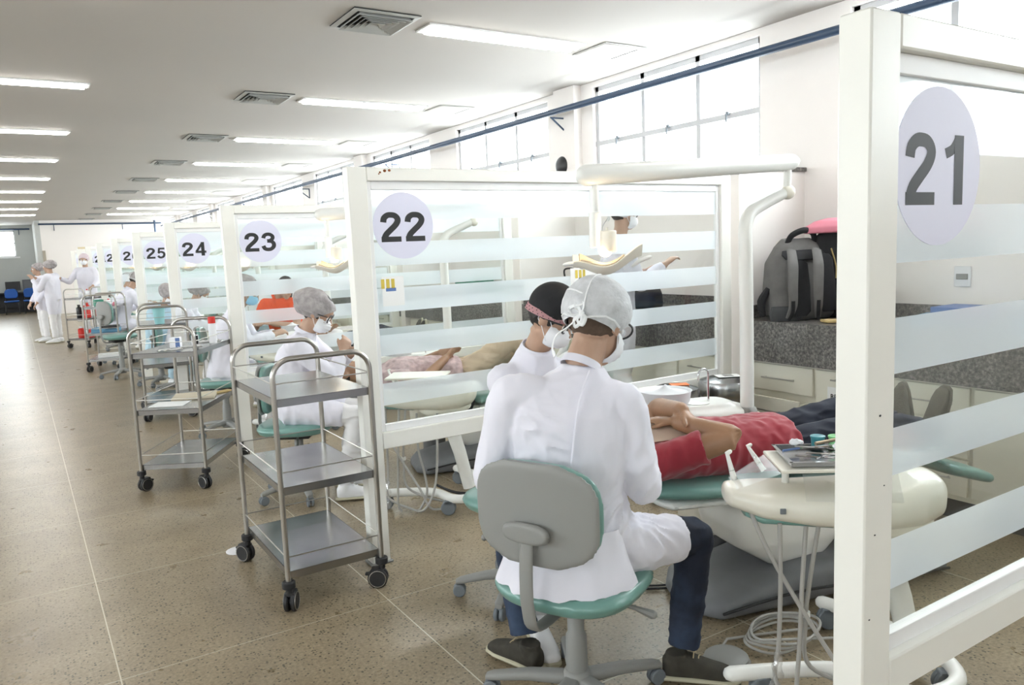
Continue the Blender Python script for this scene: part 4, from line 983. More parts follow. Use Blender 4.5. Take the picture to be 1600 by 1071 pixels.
# ------------------------------------------------------------------ operator stool
def stool(ctr, yaw, label, hz=.50, back=True, group=None, backz=None, sw=1.0, yb=-.205, bw=.205, a0=.45, lr=1.0):
    """origin on the floor under the column, local +y is where the sitter faces"""
    t = empty('operator_stool', (0, 0, 0), label, 'stool', group)
    b = B(); lathe(b, (0, 0, .06), [(.05, 0), (.052, .05), (.045, .07), (.038, .075), (.036, .20), (.029, .21), (.029, hz-.13)], n=24); part('column', b, m_greyplastic, t)
    for i in range(5):
        a = 2*PI*i/5+a0; d = V((math.cos(a), math.sin(a), 0)); s = V((-d.y, d.x, 0))
        b = B(); ring_loft(b, [(d*.03+V((0, 0, .10)), s, .030, Z_, .022), (d*.15*lr+V((0, 0, .095)), s, .026, Z_, .018), (d*.27*lr+V((0, 0, .075)), s, .022, Z_, .014), (d*.29*lr+V((0, 0, .07)), s, .016, Z_, .010)], power=.6, n=14); leg = part('base_leg', b, m_greyplastic, t)
        c = d*.275*lr+V((0, 0, .030)); b = B(); cyl(b, c-s*.022, c-s*.004, .030, n=18, bev=.004); cyl(b, c+s*.004, c+s*.022, .030, n=18, bev=.004); cyl(b, c+V((0, 0, .02)), c+V((0, 0, .05)), .010, n=8); part('caster', b, m_greycaster, leg)
    b = B(); ring_loft(b, [(V((0, 0, hz-.075)), (1, 0, 0), .16*sw, (0, 1, 0), .15*sw), (V((0, 0, hz-.065)), (1, 0, 0), .205*sw, (0, 1, 0), .20*sw), (V((0, 0, hz-.03)), (1, 0, 0), .225*sw, (0, 1, 0), .215*sw), (V((0, 0, hz-.005)), (1, 0, 0), .21*sw, (0, 1, 0), .20*sw), (V((0, .0, hz+.0)), (1, 0, 0), .15*sw, (0, 1, 0), .14*sw)], power=.72, n=36)
    part('seat', fuse(b, .010, 4), m_teal, t)
    b = B(); box(b, -.09, .09, -.12, .10, hz-.115, hz-.075, .01); part('seat_plate', b, m_rubber, t)
    b = B(); tube(b, [(.08, .02, hz-.10), (.20, .05, hz-.12), (.26, .06, hz-.135)], [.007, .008, .016], n=8, round_=True); part('lever', b, m_greyplastic, t)
    if back:
        zc = backz or hz+.32
        b = B()
        def plate(z0, z1, y, w_, th, m, nm, pw=.55):
            b = B(); secs = []
            ring = []
            n_ = 13
            for i in range(n_):
                s = -1+2*i/(n_-1); ww = w_*(max(0, 1-abs(s)**3.2))**(1/3.2)
                if i in (0, n_-1): ww = w_*.45
                secs.append((V((0, y-.0+.035*(1-abs(s))*0, (z0+z1)/2+(z1-z0)/2*s)), (1, 0, 0), ww, (0, 1, 0), th))
            ring_loft(b, secs, power=.6, n=28)
            bb = fuse(b, .010, 4)
            for v in bb.verts: v.co.y += .55*v.co.x**2
            return part(nm, bb, m, t)
        plate(zc-.165, zc+.165, yb, bw, .014, m_greyplastic, 'back_shell'); plate(zc-.155, zc+.158, yb+.030, bw-.005, .024, m_teal, 'back_cushion')
        b = B(); ring_loft(b, [(V((0, yb-.012, zc-.06)), (1, 0, 0), .070, Z_, .028), (V((0, yb-.035, zc-.05)), (1, 0, 0), .086, Z_, .036), (V((0, yb-.052, zc-.05)), (1, 0, 0), .078, Z_, .028)], power=.75, n=24); part('back_knob', fuse(b, .006, 3), m_greyplastic, t)
        b = B(); tube(b, [(0, yb-.035, zc-.07), (.0, yb-.045, zc-.20), (0, yb-.04, hz-.02), (0, yb-.0, hz-.10), (0, -.08, hz-.105)], .009, sub=5, n=16, up=(1, 0, 0), flat=2.7)
        bb = b
        for v in bb.verts: pass
        part('back_bar', bb, m_greyplastic, t)
    t.location = (ctr[0], ctr[1], 0); t.rotation_euler = (0, 0, yaw); return t
S0 = stool((1.515, 2.055), -1.14, 'grey-backed teal stool under the person with their back to the viewer', hz=.50, backz=.775, sw=1.14, yb=-.262, bw=.228, a0=.94, lr=1.15)

for k in range(1, 7):
    nm = NW[21+k]
    copy_tree(CH0, (0, PS*k, 0), 'teal and cream dental chair in the bay behind panel '+nm)
    u = copy_tree(UN0, (-.17, PS*k+.07, 0), 'cream dental unit with lamp pole in the bay behind panel '+nm)
    copy_tree(CT0, (-.22, PS*k, 0), 'cream instrument cart on tubular base behind panel '+nm)

# ------------------------------------------------------------------ people
def seg_sleeve(b, pts, rad, n=16): tube(b, pts, rad, sub=4, n=n, round_=True)
def hand(b, w, d, nrm, side=1, curl=.5, s=1.0, spread=.0):
    """wrist w, pointing d, palm normal nrm, thumb on +side*(d x nrm)"""
    w = V(w); d = V(d).normalized(); nrm = V(nrm); nrm = (nrm-d*nrm.dot(d)).normalized(); x = d.cross(nrm)*side
    ring_loft(b, [(w-d*.02*s, x, .026*s, nrm, .019*s), (w+d*.01*s, x, .028*s, nrm, .017*s), (w+d*.045*s, x, .038*s, nrm, .016*s), (w+d*.08*s, x, .041*s, nrm, .014*s), (w+d*.092*s, x, .037*s, nrm, .010*s)], power=.85, n=16)
    for i, (o, L) in enumerate(((.030, .070), (.010, .078), (-.010, .073), (-.029, .058))):
        p = w+d*.083*s+x*(o*s); a = 0; P = [p-d*.012*s, p]; c = curl*(1+.12*i)
        dd = d
        for q in (.45, .32, .23):
            a += c*(.55 if q == .45 else .75)
            dd = d*math.cos(a)+nrm*math.sin(a)+x*(spread*(1.5-i)*.1); P.append(P[-1]+dd*(L*q*s))
        tube(b, P, [.0088*s, .0088*s, .0084*s, .0078*s, .0066*s], n=10, round_=True)
    p = w+d*.022*s+x*.024*s
    dd = (d*.75+x*.6+nrm*.25).normalized(); d2 = (d*.95+x*.1+nrm*.35).normalized()
    tube(b, [p-dd*.01*s, p+dd*.022*s, p+dd*.045*s, p+dd*.045*s+d2*.028*s], [.012*s, .012*s, .0098*s, .0082*s], n=10, round_=True)
def head_prims(b, c, f, u, s=1.0, ears=True):
    r = f.cross(u)
    ell(b, c+u*.022*s-f*.012*s, (.075*s, .095*s, .095*s), r, f)
    ell(b, c-u*.045*s+f*.026*s, (.056*s, .060*s, .068*s), r, f)
    ell(b, c-u*.088*s+f*.062*s, (.028*s, .024*s, .024*s), r, f, 12, 8)                    # chin
    ell(b, c+u*.030*s+f*.055*s, (.058*s, .034*s, .045*s), r, f, 14, 9)                    # forehead, brow
    for q in (-1, 1):
        ell(b, c-u*.030*s+f*.062*s+r*.034*s*q, (.024*s, .022*s, .026*s), r, f, 10, 8)     # cheeks
        if ears:
            ell(b, c-u*.006*s-f*.008*s+r*.076*s*q, (.010*s, .019*s, .031*s), r*.95+f*.3*q, f, 12, 8)
            ell(b, c-u*.030*s-f*.002*s+r*.074*s*q, (.008*s, .010*s, .010*s), r, f, 8, 6)
    tube(b, [c+u*.012*s+f*.084*s, c-u*.012*s+f*.101*s, c-u*.027*s+f*.110*s, c-u*.034*s+f*.096*s], [.007*s, .009*s, .013*s, .010*s], n=10, round_=True)   # nose
    ell(b, c-u*.054*s+f*.088*s, (.022*s, .010*s, .005*s), r, f, 10, 6); ell(b, c-u*.064*s+f*.086*s, (.019*s, .010*s, .006*s), r, f, 10, 6)   # lips
def shell(c, rad, r, f, u, cuts_, seg=36, rings=24, th=.002, warp=None):
    b = B(); ell(b, c, rad, r, f, seg, rings)
    if warp:
        for v in b.verts: v.co = warp(v.co)
    for co, no in cuts_: cut(b, co, no)
    bmesh.ops.recalc_face_normals(b, faces=b.faces); bmesh.ops.solidify(b, geom=b.faces[:], thickness=th); return b
def person(label, J, f, u=None, top=m_coat, sleeves='long', legs=m_coat2, shoes=m_whiteshoe, skin=m_skin, cap=None, mask=None, hair=m_hair,
           goggles=False, chestw=.205, hipw=.19, skirt=None, hc=(.4, .4), hd=None, fine=1.0, group=None, hs=1.0, neck=True, hair_long=False, bun=False, collar=True, eyes=True, fold=1.0, bare_shin=False, hands=(1, 1), arm=1.0, creases=()):
    """J: pelvis chest neckb head; sL eL wL, sR eR wR; hL kL aL tL, hR kR aR tR (shoulder elbow wrist hip knee ankle toe)"""
    J = {k: V(v) for k, v in J.items()}
    pel = J['pelvis']; t = empty('person', (pel.x, pel.y, 0), label, 'person', group)
    f = V(f).normalized(); u = V(u) if u is not None else V((0, 0, 1)); u = (u-f*u.dot(f)).normalized(); r = f.cross(u); h = J['head']; s = hs
    spine = (J['neckb']-pel).normalized(); sh = (J['sR']-J['sL']).normalized(); tf = spine.cross(-sh).normalized()
    tf = sh.cross(spine)*-1
    # ---- body: head, neck, torso core, arms and hands in one surface
    vx = .0065*fine
    b = B(); head_prims(b, h, f, u, s)
    tube(b, [J['neckb']-spine*.02, J['neckb']+(h-J['neckb'])*.4, h-u*.05*s-f*.02*s], [.056*s, .053*s, .052*s], sub=3, n=18)
    ring_loft(b, [(pel, sh, .13, tf, .09), (J['chest'], sh, .14, tf, .09), (J['neckb']-spine*.06, sh, .06, tf, .05), (J['neckb'], sh, .048, tf, .048)], n=20)
    for q, k in ((0, 'L'), (1, 'R')):
        if 'e'+k not in J: continue
        S, E_, W_ = J['s'+k], J['e'+k], J['w'+k]
        tube(b, [J['chest']*.3+S*.7, S, S*.5+E_*.5, E_+(S-E_)*.08, E_, E_+(W_-E_)*.1, E_*.65+W_*.35, W_], [q_*arm for q_ in (.05, .050, .047, .042, .042, .044, .040, .029)], sub=2, n=16, round_=True)
        if hands[q]:
            dd, nn = (hd or {}).get(k, ((W_-E_), -u))
            hand(b, W_+V(dd).normalized()*.012, dd, nn, 1 if k == 'R' else -1, hc[q], 1.0)
    if legs is None or bare_shin:
        for k in 'LR':
            if 'k'+k in J: tube(b, [J['h'+k], J['k'+k], J['a'+k]*.35+J['k'+k]*.65, J['a'+k]], [.075, .055, .056, .036], sub=3, n=14, round_=True)
    body = part('body', fuse(b, vx, 4), skin, t)
    if eyes:
        for q in (-1, 1):
            b = B(); e = h+u*.006*s+f*.078*s+r*.030*s*q; ell(b, e, (.0135*s,)*3, r, f, 12, 8); ey = part('eye', b, m_paper, t)
            b = B(); ell(b, e+f*.010*s, (.006*s, .005*s, .006*s), r, f, 10, 6); part('iris', b, m_hair, ey)
    # ---- hair
    if hair is not None:
        b = B(); ell(b, h+u*.030*s-f*.020*s, (.082*s, .098*s, .098*s), r, f, 28, 18)
        cut(b, h+f*.048*s+u*.03*s, f*.9-u*.35); cut(b, h-u*.055*s, -u*.9+f*.25)
        if hair_long:
            ring_loft(b, [(h-f*.06*s+u*.02*s, r, .075*s, f, .045*s), (h-f*.085*s-u*.08*s, r, .07*s, f, .04*s), (h-f*.085*s-u*.17*s, r, .05*s, f, .03*s)], n=16)
        if bun: ell(b, h-f*.12*s+u*.03*s, (.04, .035, .04), r, f)
        bmesh.ops.holes_fill(b, edges=[e for e in b.edges if e.is_boundary], sides=0)
        part('hair', fuse(b, .006*fine, 2, [(.004, (30, 30, 30))]), hair, t)
    # ---- cap
    if cap:
        kind, mc = cap
        if kind == 'bouffant':      # puffy cap, low at the back
            cc = h+u*.034*s-f*.044*s
            b = shell(cc, (.102*s, .140*s, .100*s), r, f, u, [(h+f*.055*s+u*.028*s, f*.75-u*.66)], warp=lambda p: p+(p-cc).normalized()*(.010*noise.noise((p-cc)*16)))
            cut(b, h-u*.032*s, -u*.97+f*.22)
            cp = part('cap', b, mc, t)
            b = B(); ring = []
            for i in range(28):
                a = 2*PI*i/28; q = cc+f*.012+r*(.090*s*math.cos(a))+f*(.118*s*math.sin(a)); k_ = .0 ; q = q-u*(.04*s+.028*s*(-math.sin(a)))*1.0+u*(.05*s*max(0, math.sin(a))**1.0)
                ring.append(q)
            tube(b, ring, .0045, n=6, closed=True); part('elastic', b, mc, cp)
        elif kind == 'tied':        # fitted cap with seams and a bow at the nape
            cc = h+u*.036*s-f*.018*s; ra = (.101*s, .118*s, .106*s)
            b = shell(cc, ra, r, f, u, [(h+f*.055*s+u*.020*s, f*.62-u*.78), (h-u*.034*s, -u*.96-f*.1)], warp=lambda p: p+(p-cc).normalized()*(.006*noise.noise((p-cc)*22)))
            cp = part('cap', b, mc, t)
            def on_(a, e, k=1.012): return cc+(r*(ra[0]*math.cos(e)*math.sin(a))+f*(ra[1]*math.cos(e)*math.cos(a))+u*(ra[2]*math.sin(e)))*k
            b = B()
            for a in (PI-.30, PI+.95): tube(b, [on_(a, e) for e in [-.35+1.6*i/8 for i in range(9)]], .0028, n=6)
            tube(b, [on_(PI+.30*math.cos(i/9*PI)+.0, -.45+.25*i/9) for i in range(10)], .0025, n=6)
            tube(b, [on_(PI-.2+2.6*i/10, .05+.28*math.sin(i/10*PI)) for i in range(11)], .0028, n=6)
            tube(b, [on_(PI-1.6+4.4*i/14, -.52+.10*math.sin(i)) for i in range(15)], .0040, n=6)
            part('cap_seam', b, m_netw, cp)
            k_ = on_(PI-.25, -.50, 1.04); b = B(); L = -r
            ell(b, k_, (.011, .009, .012), r, f, 10, 8)
            for sx, sz, ln in ((1, .35, .055), (.45, 1.0, .052), (-.35, -.9, .045), (.2, -1, .05)):
                d = (L*sx+u*sz).normalized(); pz = d.cross(f).normalized()
                tube(b, [k_, k_+d*ln*.5+pz*.016-f*.006, k_+d*ln-f*.004, k_+d*ln*.5-pz*.016-f*.006, k_], .0062, sub=4, n=8, flat=.4)
            part('bow', b, m_netw, cp)
            b = B(); tube(b, [k_, k_+L*.03-u*.05-f*.012, k_+L*.065-u*.085-f*.02, k_+L*.07-u*.13-f*.02, k_+L*.045-u*.165-f*.028], .0062, sub=5, n=8, flat=.35); part('ribbon', b, m_netw, cp)
        elif kind == 'band':        # dark scrub cap with dotted brow band
            cc = h+u*.045*s-f*.012*s
            b = shell(cc, (.094*s, .112*s, .108*s), r, f, u, [(h+f*.055*s+u*.035*s, f*.5-u*.87), (h-u*.0*s, -u)])
            cp = part('cap', b, mc, t)
            b = B(); n_ = 40; cb = h+u*.018*s-f*.012*s; P1 = []; P2 = []
            for i in range(n_):
                a = 2*PI*i/n_; q = r*(.0925*s*math.cos(a))+f*(.109*s*math.sin(a)); lift = u*(.022*s*math.sin(a))
                P1.append(b.verts.new(cb+q+lift-u*.012)); P2.append(b.verts.new(cb+q+lift+u*.016))
            for i in range(n_): b.faces.new((P1[i], P1[(i+1) % n_], P2[(i+1) % n_], P2[i]))
            bmesh.ops.solidify(b, geom=b.faces[:], thickness=-.003); bd = part('brow_band', b, m_pinkdot, cp)
            b = B()
            for i in range(56):
                a = 2*PI*i/56; q = r*(.0955*s*math.cos(a))+f*(.112*s*math.sin(a)); ell(b, cb+q+u*(.022*s*math.sin(a))+u*(.008 if i % 2 else -.005), (.0022,)*3, seg=6, rings=4)
            part('dots', b, m_ink, bd)
    if mask:
        mc_ = h-u*.048*s+f*.030*s
        b = shell(mc_, (.068*s, .088*s, .062*s), r, f, u, [(mc_-f*.0*s, -f), (h-u*.004*s+f*.1*s, u-f*.1)], warp=lambda p: p+f*(.004*math.sin((p-mc_).dot(u)*420)))
        mk = part('mask', b, mask, t)
        b = B()
        for q in (-1, 1):
            ear = h-u*.004*s-f*.030*s+r*.083*s*q
            tube(b, [mc_+r*.066*s*q+u*.030*s+f*.012*s, h+r*.078*s*q+u*.022*s, ear, h+r*.078*s*q-u*.03*s, mc_+r*.060*s*q-u*.032*s+f*.012*s], .0016, sub=4, n=6)
        part('ear_loop', b, mask, mk)
    if goggles:
        b = B(); ce = h+u*.010*s+f*.088*s; loop = []
        for q in (-1, 1):
            P = [ce+r*(q*.036*s)+r*(.036*s*math.cos(a))+u*(.026*s*math.sin(a))-f*(.022*abs(.036*q+.036*math.cos(a))*8*s*.3) for a in [2*PI*i/20 for i in range(20)]]
            tube(b, P, .0038, n=8, closed=True)
            tube(b, [ce+r*.072*s*q-f*.015*s+u*.01*s, h+r*.086*s*q+f*.03*s+u*.012*s, h+r*.084*s*q-f*.03*s+u*.004*s, h+r*.080*s*q-f*.045*s-u*.018*s], .0036, sub=4, n=8)
        gg = part('safety_glasses', b, m_blackp, t)
        for q in (-1, 1):
            b = B(); cyl(b, ce+r*(q*.036*s)-f*.004, ce+r*(q*.036*s)-f*.002, .030*s, n=20); part('lens', b, m_film, gg)
    # ---- top garment
    b = B(); k_ = 1.0
    hip_ax = (J['hR']-J['hL']); hip_ax = (hip_ax/hip_ax.length if hip_ax.length > .05 else sh); hf = V((-hip_ax.y, hip_ax.x, 0)).normalized() if abs(spine.z) > .5 else tf
    mid = pel*.5+J['chest']*.5
    shw = (J['sR']-J['sL']).length/2
    sm_ = J['sR']*.5+J['sL']*.5
    ring_loft(b, [(pel-spine*.06, hip_ax, hipw*.93, hf, .125), (pel+spine*.02, hip_ax, hipw, hf, .135), (pel*.6+mid*.4+spine*.03, hip_ax, hipw*.97, hf, .13), (mid, sh, chestw*.93, tf, .125),
                  (J['chest'], sh, chestw, tf, .128), (J['chest']*.45+sm_*.55, sh, chestw*.98, tf, .12), (sm_, sh, shw*1.0, tf, .092), (sm_*.5+J['neckb']*.5-spine*.01, sh, shw*.70, tf, .082), (J['neckb']-spine*.035, sh, .085, tf, .072), (J['neckb']-spine*.018, sh, .070, tf, .066)], power=.9, n=30)
    for k in 'LR':
        if 'e'+k not in J: continue
        S, E_, W_ = J['s'+k], J['e'+k], J['w'+k]; inn = sm_+(S-sm_)*.5
        if sleeves == 'long': tube(b, [inn, S, S*.6+E_*.4, E_+(S-E_)*.12, E_, E_+(W_-E_)*.14, E_*.45+W_*.55, W_-(W_-E_)*.08], [.07, .072, .067, .061, .057, .057, .050, .043], sub=3, n=20, round_=False)
        else: tube(b, [inn, S, S*.6+E_*.4, S*.38+E_*.62], [.07, .072, .068, .070], sub=3, n=20)
        ell(b, S, (.072, .072, .072))
    if skirt:
        for k in 'LR':
            H_, K_ = J['h'+k], J['k'+k]; fr = skirt[0] if k == 'L' else skirt[-1]
            tube(b, [pel+spine*.10+(H_-pel)*.8, H_+(K_-H_)*.18+spine*.015, H_+(K_-H_)*.42], [.10, .112, .098], sub=3, n=18, round_=True)
            e = H_+(K_-H_)*fr; d = (K_-H_).normalized(); side = d.cross(V((0, 0, 1))); side = side.normalized() if side.length > .2 else sh
            upv = side.cross(d)
            ring_loft(b, [(H_-d*.05, side, .105, upv, .10), (H_+(e-H_)*.5, side, .108, upv, .098), (e, side, .082, upv, .080)], n=24)
        if (J['kL']-J['hL']).normalized().z > -.7 and (J['kL']-J['hL']).length > 0:
            m1 = J['hL']*.5+J['hR']*.5; d1 = ((J['kL']-J['hL']).normalized()+(J['kR']-J['hR']).normalized()); d1 = d1.normalized() if d1.length > .1 else tf
    fo = fold
    topo = part('coat' if sleeves == 'long' else 'shirt', fuse(b, .0085*fine, 3, [(.010*fo, (7, 7, 3.5)), (.0065*fo, (16, 16, 7), 'ridge'), (.003*fo, (34, 34, 18))]+list(creases)), top, t)
    if collar:
        b = B(); nd = (h-u*.05*s-f*.02*s-J['neckb']).normalized(); nx, ny, nz_ = frame(nd, sh); n_ = 24; A1 = []; A2 = []
        for i in range(n_):
            a = 2*PI*i/n_; q = nx*math.cos(a)+ny*math.sin(a); A1.append(b.verts.new(J['neckb']+q*.074-nd*.03)); A2.append(b.verts.new(J['neckb']+q*.066-nd*.002))
        for i in range(n_): b.faces.new((A1[i], A1[(i+1) % n_], A2[(i+1) % n_], A2[i]))
        bmesh.ops.recalc_face_normals(b, faces=b.faces); bmesh.ops.solidify(b, geom=b.faces[:], thickness=.004); part('collar', b, top, topo)
    # ---- trousers
    if legs is not None and 'kL' in J:
        b = B(); ell(b, pel-spine*.03, (hipw*.86, .115, .10), hip_ax, hf)
        for k in 'LR':
            H_, K_, A_ = J['h'+k], J['k'+k], J['a'+k]
            tube(b, [H_, H_*.5+K_*.5, K_+(H_-K_)*.1, K_, K_+(A_-K_)*.1, K_*.6+A_*.4, A_+(K_-A_)*.08], [.092, .083, .071, .067, .066, .063, .056], sub=3, n=20)
        part('trousers', fuse(b, .0085*fine, 3, [(.010*fo, (9, 9, 12)), (.007*fo, (12, 12, 26), 'ridge')]), legs, t)
    if shoes:
        for k in 'LR':
            if 't'+k not in J: continue
            A_, T_ = J['a'+k], J['t'+k]; d = (T_-A_); 
            if abs(d.z) < .8*d.length and A_.z < .4: d.z = 0; dn = V((0, 0, -1))
            else: dn = V(J['dn'+k]) if 'dn'+k in J else (d.cross(sh)).normalized()
            L = d.length; d.normalize(); x = d.cross(dn).normalized(); up_ = -dn; base = A_+dn*.075 if not (A_.z < .4) else V((A_.x, A_.y, .012))
            P = lambda a, z: base+d*a+up_*z
            b = B(); ring_loft(b, [(P(-.075, .045), x, .020, up_, .028), (P(-.065, .045), x, .032, up_, .040), (P(-.02, .052), x, .037, up_, .050), (P(.03, .048), x, .038, up_, .046), (P(.09, .036), x, .042, up_, .034), (P(.14, .028), x, .044, up_, .026), (P(.18, .022), x, .036, up_, .018), (P(.195, .018), x, .02, up_, .010)], power=.8, n=20)
            tube(b, [P(-.02, .05), P(-.025, .10)], .040, n=16); ms = shoes if not isinstance(shoes, tuple) else shoes[0]
            so = part('shoe', fuse(b, .006*fine, 3), ms, t)
            b = B(); ring_loft(b, [(P(-.085, .006), x, .022, up_, .010), (P(-.07, .006), x, .036, up_, .012), (P(.0, .006), x, .038, up_, .012), (P(.07, .006), x, .043, up_, .012), (P(.14, .006), x, .047, up_, .012), (P(.19, .006), x, .036, up_, .012), (P(.205, .006), x, .018, up_, .010)], power=.8, n=18); part('sole', b, m_solec if not isinstance(shoes, tuple) else shoes[1], so)
            b = B()
            for i in range(5): a = .035+.017*i; z = .100-.013*i; tube(b, [P(a, z)-x*.022-up_*.012, P(a+.004, z+.002-.002*i), P(a+.012, z-.010)+x*.022], .0022, n=5, sub=2)
            part('laces', b, shoes[2] if isinstance(shoes, tuple) else m_mask, so)
    return t

# the man in the foreground, seen from behind
PA = person('person in white coat and tied cap sitting with their back to the viewer', dict(
    pelvis=(1.49, 2.05, .60), chest=(1.505, 2.05, .97), neckb=(1.600, 2.080, 1.21), head=(1.690, 2.105, 1.325),
    sL=(1.352, 2.155, 1.110), eL=(1.275, 2.195, .835), wL=(1.56, 2.36, .86), sR=(1.672, 1.958, 1.068), eR=(1.705, 1.905, .785), wR=(1.875, 2.10, .83),
    hL=(1.405, 2.12, .585), kL=(1.53, 2.50, .53), aL=(1.500, 2.36, .10), tL=(1.455, 2.56, .04), hR=(1.565, 1.98, .585), kR=(1.985, 1.95, .535), aR=(1.915, 1.945, .10), tR=(2.05, 1.82, .04)),
    f=(.84, .26, -.46), u=(.25, .10, .8), creases=[(.022, (0, 0, 0), 'loc', (1.70, 1.95, .86), .10, (.5, -.2, 1), 26), (.022, (0, 0, 0), 'loc', (1.40, 2.05, .98), .09, (-1, .4, .5), 26), (.026, (0, 0, 0), 'loc', (1.60, 1.92, .74), .12, (.5, -.4, .8), 22), (.018, (0, 0, 0), 'loc', (1.72, 1.90, .60), .13, (.6, -.1, -.8), 24), (.014, (0, 0, 0), 'loc', (1.62, 1.97, 1.02), .09, (.2, 0, 1), 24), (.016, (0, 0, 0), 'loc', (1.36, 2.05, .80), .12, (.3, 0, 1), 20)], cap=('tied', m_net), mask=m_mask, goggles=True, skin=m_skin, legs=m_jeans, shoes=(m_shoe, m_solec, m_lace),
    skirt=(.5, .80), chestw=.205, hipw=.21, hs=1.15, fine=.85, hc=(.9, .9), collar=True, hair=M('cropped hair', (.10, .065, .045), .8, var=.3, vscale=60), fold=.6)
# coat tail hanging over the rear of the seat
b = B(); g = []
c0 = V((1.49, 2.05, .0)); bd = V((-.70, -.71, 0)); sd = V((.71, -.70, 0))
for i in range(37):
    a = -1.3+2.6*i/36; row = []; rr_ = .190+.005*math.sin(i*.8)
    for z, k_ in ((.68, .93), (.62, 1.0), (.56, 1.09), (.515, 1.17+.02*math.sin(i*.9)), (.495+.004*math.sin(i*1.3), 1.20+.02*math.sin(i*.9))):
        row.append(b.verts.new(c0+bd*(rr_*k_*math.cos(a))+sd*(1.08*rr_*k_*math.sin(a))+V((0, 0, z))))
    g.append(row)
for i in range(36):
    for j in range(4): b.faces.new((g[i][j], g[i+1][j], g[i+1][j+1], g[i][j+1]))
bmesh.ops.recalc_face_normals(b, faces=b.faces); bmesh.ops.solidify(b, geom=b.faces[:], thickness=.004)
part('coat_tail', b, m_coat, PA)
b = B(); sp = V((.0, .0, 0)); tube(b, [V((1.555, 1.985, 1.19)), V((1.475, 1.943, 1.10)), V((1.437, 1.930, .97)), V((1.415, 1.935, .80)), V((1.39, 1.935, .66))], .0045, sub=5, n=6, flat=.6)
part('back_seam', b, m_coat, PA)
# assistant with the black cap
person('person in black cap with dotted pink brow band, behind the person in the tied cap', dict(
    pelvis=(1.83, 2.90, .60), chest=(1.845, 2.84, .90), neckb=(1.85, 2.72, 1.185), head=(1.875, 2.645, 1.30),
    sL=(1.975, 2.78, 1.04), eL=(2.03, 2.80, .86), wL=(2.02, 2.66, .90), sR=(1.69, 2.74, 1.04), eR=(1.71, 2.62, .86), wR=(1.86, 2.58, .87),
    hL=(1.90, 2.93, .59), kL=(2.02, 2.72, .54), aL=(2.02, 2.80, .10), tL=(2.12, 2.70, .04), hR=(1.76, 2.87, .59), kR=(1.66, 2.56, .53), aR=(1.635, 2.47, .10), tR=(1.585, 2.32, .04)),
    f=(.45, -.62, -.50), cap=('band', m_black), mask=m_mask, goggles=True, legs=m_coat2, shoes=m_whiteshoe, skirt=(.5, .5), fine=1.1, hc=(.8, .8), chestw=.18, hipw=.17)
stool((1.83, 2.92), -2.9, 'teal stool under the person with the black cap', hz=.50, back=False)
# patient in red
X1, N1 = U_, N_
def PP(u, n, z): return tuple(CP(u, n, z))
PR = person('person in red polo shirt lying on the dental chair with arms crossed', dict(
    pelvis=PP(.98, 0, .685), chest=PP(.55, 0, .715), neckb=PP(.30, 0, .725), head=PP(.12, 0, .765),
    sR=PP(.36, .17, .72), eR=(2.305, 2.055, .825), wR=(2.235, 2.28, .86), sL=PP(.40, -.165, .72), eL=(2.335, 2.50, .865), wL=(2.262, 2.285, .905),
    hR=PP(1.05, .09, .68), kR=PP(1.45, .10, .735), aR=PP(1.80, .085, .675), tR=PP(1.84, .10, .91), hL=PP(1.05, -.09, .68), kL=PP(1.42, -.09, .765), aL=PP(1.80, -.085, .675), tL=PP(1.84, -.17, .82),
    dnL=tuple(U_), dnR=tuple(U_)),
    f=(0, 0, 1), u=tuple(-U_), top=m_red, sleeves='short', legs=m_navy, shoes=(m_sole, m_sole, m_sole), skin=m_skinb, chestw=.19, hipw=.185, hc=(.35, .25),
    hd=dict(R=((-.3, .5, .02), (0, 0, -1)), L=((.0, -.85, -.45), (-.3, -.3, -1))), fine=.85, hair=m_hair, fold=1.1, arm=1.15)
# cream drape over the patient's chest
b = B(); g = []
for i in range(13):
    row = []
    for j in range(13):
        u_, n_ = .26+.27*i/12, -.16+.32*j/12; z = .722+.128*math.sqrt(max(0, 1-(n_/.21)**2))+.008*noise.noise(V((u_*18, n_*18, 0)))-.05*max(0, .34-u_)
        row.append(b.verts.new(CP(u_, n_, z)))
    g.append(row)
for i in range(12):
    for j in range(12): b.faces.new((g[i][j], g[i+1][j], g[i+1][j+1], g[i][j+1]))
bmesh.ops.solidify(b, geom=b.faces[:], thickness=.004); tag(part('chest_drape', b, m_cream), 'cream cloth bib over the chest of the person in red', 'bib')
# ------------------------------------------------------------------ the other people
GAGE = dict(fine=1.35, hc=(.6, .6))
girl = person('person in grey puffy hair net and white coat, seated behind the nearest trolley', dict(
    pelvis=(1.49, 5.07, .62), chest=(1.515, 5.08, .93), neckb=(1.585, 5.03, 1.125), head=(1.655, 4.985, 1.225),
    sR=(1.475, 4.92, 1.035), eR=(1.675, 4.84, .80), wR=(1.77, 4.90, .95), sL=(1.63, 5.17, 1.035), eL=(1.79, 5.12, .84), wL=(1.86, 4.98, .93),
    hR=(1.45, 4.98, .60), kR=(1.79, 4.76, .55), aR=(1.70, 4.76, .10), tR=(1.85, 4.70, .04), hL=(1.55, 5.14, .60), kL=(1.88, 5.00, .55), aL=(1.80, 5.05, .10), tL=(1.95, 4.96, .04)),
    f=(.72, -.42, -.55), cap=('bouffant', m_netg), mask=m_mask, goggles=True, skirt=(.8, .8), chestw=.175, hipw=.19, fine=1.15, hc=(.8, .8), hs=1.05, bun=True)
stool((1.49, 5.07), -2.15, 'teal stool under the person in the puffy hair net', hz=.52, sw=1.15, backz=.74)
def SP(u, n, z): return tuple(CP(u, n, z)+V((0, PS, 0)))
